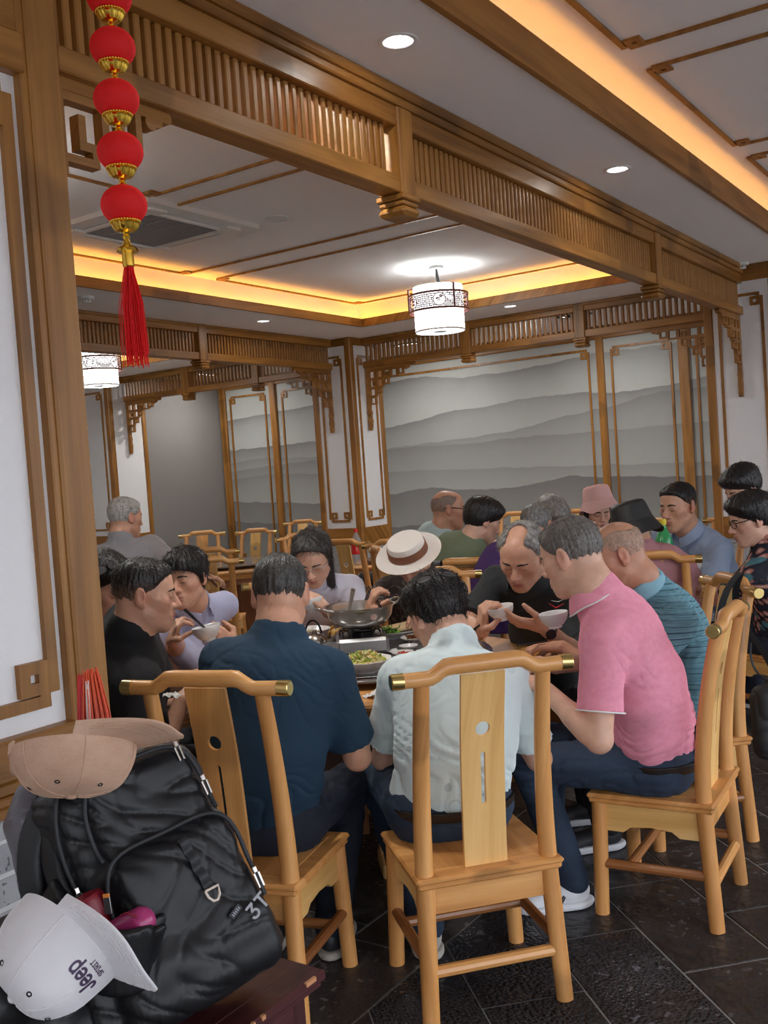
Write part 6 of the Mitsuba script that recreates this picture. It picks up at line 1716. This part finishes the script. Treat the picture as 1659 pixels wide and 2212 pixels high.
# grey harness back, shoulder straps
G1 = [rbox_leaf(L(-.165, -.075, .10), BRm, (.030, .055, .115), .03, .02), rc(L(-.14, -.06, .215), L(-.19, -.09, .03), .035, .030, .03)]
v, f = nets(G1, .007)
v = v + vnormals(v, f) * (bagfold(v) * .8)[:, None]
part(K, 'harness_panel', mikit.ply((v, f), 'm_greynylon', smooth=True), label='grey nylon side panel')
def pad(pts, w, t, name, matl):
    p = spline(pts, 26)
    N = []
    for a, b in zip(p[:-1], p[1:]):
        m_, d = (a + b) / 2, nrm(b - a)
        s_ = nrm(np.cross(d, bn * .5 + bw * -.8))
        N.append(rbox_leaf(m_, np.stack([d, s_, np.cross(d, s_)]), (np.linalg.norm(b - a) * .5 + t, w, t), t * .95, .006))
    part(K, name, mikit.ply(nets(N, .006), matl, smooth=True))
pad([V(1.147, 1.553, 1.089), V(1.101, 1.546, 1.052), V(1.079, 1.540, 0.993), V(1.075, 1.522, 0.931), V(1.090, 1.498, 0.896)], .026, .009, 'shoulder_strap', 'm_nylon_strap')
pad([V(1.125, 1.513, 1.087), V(1.095, 1.500, 1.019), V(1.088, 1.471, 0.960), V(1.106, 1.439, 0.905)], .020, .008, 'shoulder_strap', 'm_nylon')
pad([V(1.068, 1.498, 0.938), V(1.053, 1.428, 0.897), V(1.053, 1.354, 0.875), V(1.076, 1.302, 0.869), V(1.130, 1.294, 0.865), V(1.198, 1.318, 0.861)], .055, .007, 'side_pocket_hem', 'm_nylon')
k = thing('drink_bottle', 'dark red bottle in the side pocket of the backpack', 'bottle')
qx, qy, qz = axes(nrm(bu + V(-0.138, -0.153, 0.000)), bn)
part(k, 'body', sply(lathe([(0, -.11), (.028, -.11), (.030, -.10), (.030, -.005), (.0285, 0), (.030, .003)], 32), 'm_winered', 40), frame(V(1.098, 1.399, 0.916), qx, qy, qz))
part(k, 'lid', sply(lathe([(.030, .003), (.0315, .006), (.0315, .034), (.026, .044), (0, .047)], 32), 'm_winered', 40), frame(V(1.098, 1.399, 0.916), qx, qy, qz))
prin('m_winered', (0.23, 0.010, 0.022), 0.42)
prin('m_magenta', (0.36, 0.035, 0.14), 0.25)
k = thing('umbrella_case', 'magenta folded case poking from the backpack side pocket', 'case')
part(k, 'shell', sply(xf(trimesh.creation.capsule(.10, .026, [20, 20]), V(1.104, 1.352, 0.895), *axes(nrm(V(0.261, -0.570, 0.300)), V(0, 0, 1))), 'm_magenta', 50))
part(k, 'seam', sply(tube([V(1.091, 1.324, 0.939), V(1.095, 1.312, 0.945), V(1.106, 1.299, 0.935)], .0016, 6), 'm_winered', True))
k = thing('zip_tag', 'small silver zip tag with orange end at the side pocket', 'zip tag')
put(k, sply(rbx(-.006, .006, -.0015, .0015, -.016, .016, .001), 'm_steel_brushed', False), frame(V(1.099, 1.363, 0.947), *axes(V(0, .1, 1), V(0.829, 0.558, 0.000))))
part(k, 'end', sply(rbx(-.006, .006, -.002, .002, .012, .019, .001), 'm_orangetag', False), frame(V(1.099, 1.363, 0.947), *axes(V(0, .1, 1), V(0.829, 0.558, 0.000))))
prin('m_orangetag', (0.75, 0.25, 0.05), 0.5)
k = thing('bag', 'black fabric bag at the bottom left corner behind the white cap', 'bag')
v, f = nets([rbox_leaf(V(1.012, 1.518, 0.803), np.eye(3), (.16, .13, .10), .07, .03), rbox_leaf(V(1.131, 1.479, 0.717), np.eye(3), (.15, .12, .07), .05, .03)], .009)
v = v + vnormals(v, f) * (-.012 * np.exp(-np.abs(vn(v, 14, 3)) * 9) + .012 * vn(v, 9, 4))[:, None]
put(k, mikit.ply((v, f), 'm_nylon', smooth=True))

# caps
def cap(name, label, o, zc, yc, matl, lining, size=1.0, brimcurve=.25, strap=False, ch=1.0):
    k = thing(name, label, 'cap')
    x, y, z = axes(zc, yc)
    M = frame(o, x, y, z)
    M[:3, :3] *= size
    nu, nv = 60, 14
    vs = []
    for j in range(nv + 1):
        e = j / nv * math.pi / 2
        for i in range(nu):
            a = 2 * math.pi * i / nu
            rr = math.cos(e) ** .78
            front = max(math.sin(a), 0)
            px_, py_ = .083 * rr * math.cos(a), (.098 if math.sin(a) < 0 else .100) * rr * math.sin(a)
            pz = .112 * math.sin(e) ** .92 + (.010 * front * math.sin(2 * e))
            if strap and math.sin(a) < -.90 and j < 5:
                pz = max(pz, .052 * math.sqrt(max(0, 1 - ((math.sin(a) + 1) / .10) ** 1.0)) * 1)
            vs.append((px_, py_, pz))
    fs = []
    for j in range(nv):
        for i in range(nu):
            a_, b_ = j * nu + i, j * nu + (i + 1) % nu
            fs += [[a_, b_, b_ + nu], [a_, b_ + nu, a_ + nu]]
    vs = np.array(vs)
    CZ = [1, 1, ch]
    vs = vs * CZ
    wob = .004 * vn(vs, 30, 2)[:, None]
    vs = vs * (1 + wob * 8)
    shell = trimesh.Trimesh(vs, fs, process=False)
    cr_ = part(k, 'crown', sply(shell, matl, 60), M)
    inn = trimesh.Trimesh(vs * .975, np.array(fs)[:, ::-1], process=False)
    part(k, 'lining', sply(inn, lining, 60), M, label='dark lining')
    sm, st = [], []
    for q in range(6):
        a = math.pi / 2 + q * math.pi / 3
        pth = [(.0835 * math.cos(e) ** .78 * math.cos(a), .1005 * math.cos(e) ** .78 * math.sin(a), .1125 * math.sin(e) ** .92 + .010 * max(math.sin(a), 0) * math.sin(2 * e)) for e in np.linspace(.03, 1.5, 16)]
        sm.append(tube(np.array(pth) * CZ, .0011, 5))
        a2 = a + math.pi / 6
        e = .95
        st.append(lathe([(.0022, 0), (.0040, .0008), (.0042, .0), ], 12).apply_transform(frame((.0838 * math.cos(e) ** .78 * math.cos(a2), .1008 * math.cos(e) ** .78 * math.sin(a2), .1128 * math.sin(e) ** .92 + .01 * max(math.sin(a2), 0) * math.sin(2 * e)), *axes((math.cos(a2), math.sin(a2), 1.1), V(0, 0, 1)))))
    part(cr_, 'seams', sply(cat(*sm), matl, True), M)
    for E_ in st:
        E_.vertices = np.array(E_.vertices) * CZ
        part(cr_, 'eyelet', sply(E_, lining, True), M)
    part(cr_, 'button', sply(lathe([(.0085, .109 * ch), (.009, .113 * ch), (.006, .1175 * ch), (0, .119 * ch)], 16), matl, 40), M)
    # bill
    nb_, mb = 28, 8
    bv = []
    for i in range(nb_ + 1):
        a = math.radians(18 + 144 * i / nb_)
        ip = np.array([.083 * math.cos(a), .100 * math.sin(a)])
        t = (i / nb_ - .5) * 2
        op = np.array([.088 * math.cos(math.radians(12 + 156 * i / nb_)) * 1.0, .100 + .072 * (1 - abs(t) ** 3.2) ** .7 * 1.0 - .062 * abs(t) ** 3.2])
        for j in range(mb + 1):
            w = j / mb
            q = ip * (1 - w) + op * w
            bv.append((q[0], q[1], -brimcurve * (abs(q[0]) / .083) ** 2 * .10 * (.35 + .65 * w) - .006 * w + .003))
    bf_ = []
    for i in range(nb_):
        for j in range(mb):
            a_ = i * (mb + 1) + j
            bf_ += [[a_, a_ + mb + 1, a_ + mb + 2], [a_, a_ + mb + 2, a_ + 1]]
    bv = np.array(bv)
    n_ = len(bv)
    both = np.vstack([bv + [0, 0, .0022], bv - [0, 0, .0022]])
    ff = list(map(list, bf_)) + [[c_ + n_, b_ + n_, a_ + n_] for a_, b_, c_ in bf_]
    loop = [j for j in range(mb + 1)] + [(i) * (mb + 1) + mb for i in range(1, nb_ + 1)] + [nb_ * (mb + 1) + j for j in range(mb - 1, -1, -1)] + [i * (mb + 1) for i in range(nb_ - 1, 0, -1)]
    for a_, b_ in zip(loop, loop[1:] + loop[:1]):
        ff += [[a_, b_, b_ + n_], [a_, b_ + n_, a_ + n_]]
    bl_ = part(k, 'bill', sply(trimesh.Trimesh(both, ff, process=False), matl, 50), M)
    bs = [tube([(bv[i * (mb + 1) + j] + [0, 0, .0026]) for i in range(1, nb_)], .0006, 4) for j in (4, 5, 6, 7)]
    part(bl_, 'stitching', sply(cat(*bs), matl, True), M)
    if strap:
        pts = [(.083 * math.cos(a), -.098 * abs(math.sin(a)) - .004 * math.sin((a - math.radians(235)) * 2.6), -.002 + .004) for a in np.radians(np.linspace(232, 308, 18))]
        part(k, 'back_strap', sply(ribbon(pts, np.tile([0, 0, 1.0], (18, 1)), .018, .0018), matl, 40), M)
        part(k, 'buckle', sply(rbx(-.004, .004, -.106, -.100, -.010, .013, .001), 'm_steel', False), M)
    return k, M
def fab(a, b):
    def fn(p, n, uv):
        q = mikit.fbm(p.x * 16, p.y * 16, p.z * 16, octaves=3)
        w = mikit.noise(p.x * 340, p.y * 340, p.z * 340)
        return mikit.mix(a, b, dr.clip(q * 1.3 - .15 + (w - .5) * .3, 0, 1))
    return mikit.proc(fn)
prin('c_beige', fab((0.40, 0.235, 0.155), (0.56, 0.37, 0.265)), 0.85)
prin('c_capwhite', (0.66, 0.65, 0.67), 0.85)
prin('c_capblack', (0.012, 0.012, 0.013), 0.8)
kw, Mc = cap('white_cap', 'white baseball cap with dark lettering hanging at the lower left', V(1.035, 1.385, 0.918), V(-0.924, 0.123, -0.500), V(-0.103, -1.032, -0.070), 'c_capwhite', 'c_capblack', 1.12, .12)
def curved_text(txt, h, x0, z0, k, nm, lab, bold=True):
    tm = meshkit.text_mesh(txt, h, .0006, bold).subdivide()
    v = np.array(tm.vertices)
    u = -(x0 + v[:, 0])
    e = z0 + v[:, 1]
    el_ = np.arcsin(np.clip((e / .112), 0, .98) ** (1 / .92))
    rr = np.cos(el_) ** .78
    a = math.pi / 2 - u / .098
    off = 1.012 + v[:, 2] * 8
    part(k, nm, sply(trimesh.Trimesh(np.stack([.083 * rr * np.cos(a) * off, .100 * rr * np.sin(a) * off, e + .010 * np.sin(a) * np.sin(2 * el_)], 1), np.asarray(tm.faces)[:, ::-1], process=False), 'm_print_purple', False), Mc, label=lab)
prin('m_print_purple', (0.050, 0.030, 0.070), 0.6)
curved_text('Jeep', .020, -.022, .030, kw, 'lettering', 'dark lettering reading Jeep')
curved_text('SPIRIT', .0075, -.014, .016, kw, 'small_lettering', 'small dark lettering reading SPIRIT', False)
kb, Mb = cap('beige_cap', 'washed beige baseball cap lying on top of the backpack', V(1.125, 1.450, 1.205), V(-0.370, -0.273, -0.880), V(0.522, -0.815, 0.160), 'c_beige', 'c_capblack', 1.10, .12, True, .70)
# bundle of orange-red strands behind the cap
k = thing('strand_bundle', 'two bundles of thin orange-red strands standing behind the beige cap', 'tassel bundle', kind='stuff')
prin('m_orange', (0.72, 0.085, 0.018), 0.35, clearcoat=0.7)
prin('m_redstrand', (0.62, 0.02, 0.022), 0.35, clearcoat=0.7)
prin('m_paperwhite', (0.72, 0.60, 0.56), 0.6)
def strands(c0, c1, r0, r1, n, matl, nm):
    ms = []
    u = nrm(c1 - c0)
    a = nrm(np.cross(u, V(.3, .5, .1)))
    b = np.cross(u, a)
    for i in range(n):
        t, q = rng.uniform(0, 6.28), math.sqrt(rng.random())
        d = a * math.cos(t) * q + b * math.sin(t) * q
        ms.append(tube([c0 + d * r0, c0 * .5 + c1 * .5 + d * (r0 * .6 + r1 * .5), c1 + d * r1 + u * rng.uniform(-.012, .006)], .0016, 4, False))
    part(k, nm, sply(cat(*ms), matl, True), kind='stuff')
strands(V(1.263, 1.545, 1.134), V(1.282, 1.583, 1.299), .030, .016, 90, 'm_orange', 'orange_strands')
strands(V(1.251, 1.581, 1.133), V(1.278, 1.606, 1.288), .014, .010, 45, 'm_redstrand', 'red_strands')
strands(V(1.237, 1.548, 1.140), V(1.263, 1.573, 1.281), .004, .003, 10, 'm_paperwhite', 'white_strands')
# handbag on the chair at the right
k = thing('handbag', 'black shoulder bag hanging from the chair at the right edge', 'bag')
hb_ = V(4.62, 1.02, .42)
v, f = nets([rbox_leaf(hb_, np.stack([V(0.461, -0.688, 0.000), V(0.688, 0.463, 0.000), V(0, 0, 1)]) / .99, (.14, .055, .17), .05, .03)], .009)
v = v + vnormals(v, f) * (-.010 * np.exp(-np.abs(vn(v, 12, 5)) * 8) + .01 * vn(v, 8, 6))[:, None]
put(k, mikit.ply((v, f), 'm_nylon_strap', smooth=True))
part(k, 'strap', sply(ribbon(spline([hb_ + V(-.02, .04, .15), V(4.384, 1.143, 0.927), V(4.303, 1.130, 1.074), V(4.254, 1.100, 1.127), V(4.166, 1.120, 1.092), V(4.114, 1.154, 0.969), V(4.113, 1.178, 0.796)], 28), np.tile(V(0.030, -0.942, 0.000), (28, 1)), .030, .0018), 'm_nylon_strap', True))
part(k, 'strap', sply(ribbon(spline([V(4.707, 1.188, 0.749), V(4.706, 1.181, 0.638), hb_ + V(.0, 0, .16)], 10), np.tile(V(0.555, -0.829, 0.000), (10, 1)), .010, .0018), 'm_nylon_strap', True))
part(k, 'buckle', sply(tube([hb_ + V(-0.077, 0.008, 0.100), hb_ + V(-0.074, -0.001, 0.115), hb_ + V(-0.068, -0.010, 0.090)], .003, 6), 'm_steel', True))
DX = V(0.555, -0.829, 0.000)
k = thing('rucksack', 'black rucksack with three white stripes on the chair left of the boater hat', 'bag')
ro = V(7.13, 4.99, .62)
v, f = nets([rbox_leaf(ro, np.stack([V(0.555, -0.829, 0.000), V(0.829, 0.558, 0.000), V(0, 0, 1)]), (.13, .09, .17), .06, .03)], .012)
put(k, mikit.ply((v, f), 'm_nylon', smooth=True))
part(k, 'stripes', sply(cat(*[ribbon([ro + V(-0.076, -0.051, -0.070) + DX * (i * .022), ro + V(-0.072, -0.061, -0.020) + DX * (i * .022), ro + V(-0.076, -0.051, 0.045) + DX * (i * .022)], np.tile(V(0.555, -0.829, 0.000), (3, 1)), .012, .002) for i in range(3)]), 'm_plastic_white', True), label='three white stripes')
k = thing('chair_strap', 'black strap looped over the rail behind the older man', 'strap')
put(k, sply(ribbon(spline([V(5.004, 3.020, 0.970), V(4.984, 3.020, 1.055), V(5.061, 3.053, 1.101), V(5.134, 3.084, 1.056)], 14), np.tile(V(0.555, -0.829, 0.000), (14, 1)), .040, .002), 'm_nylon_strap', True))
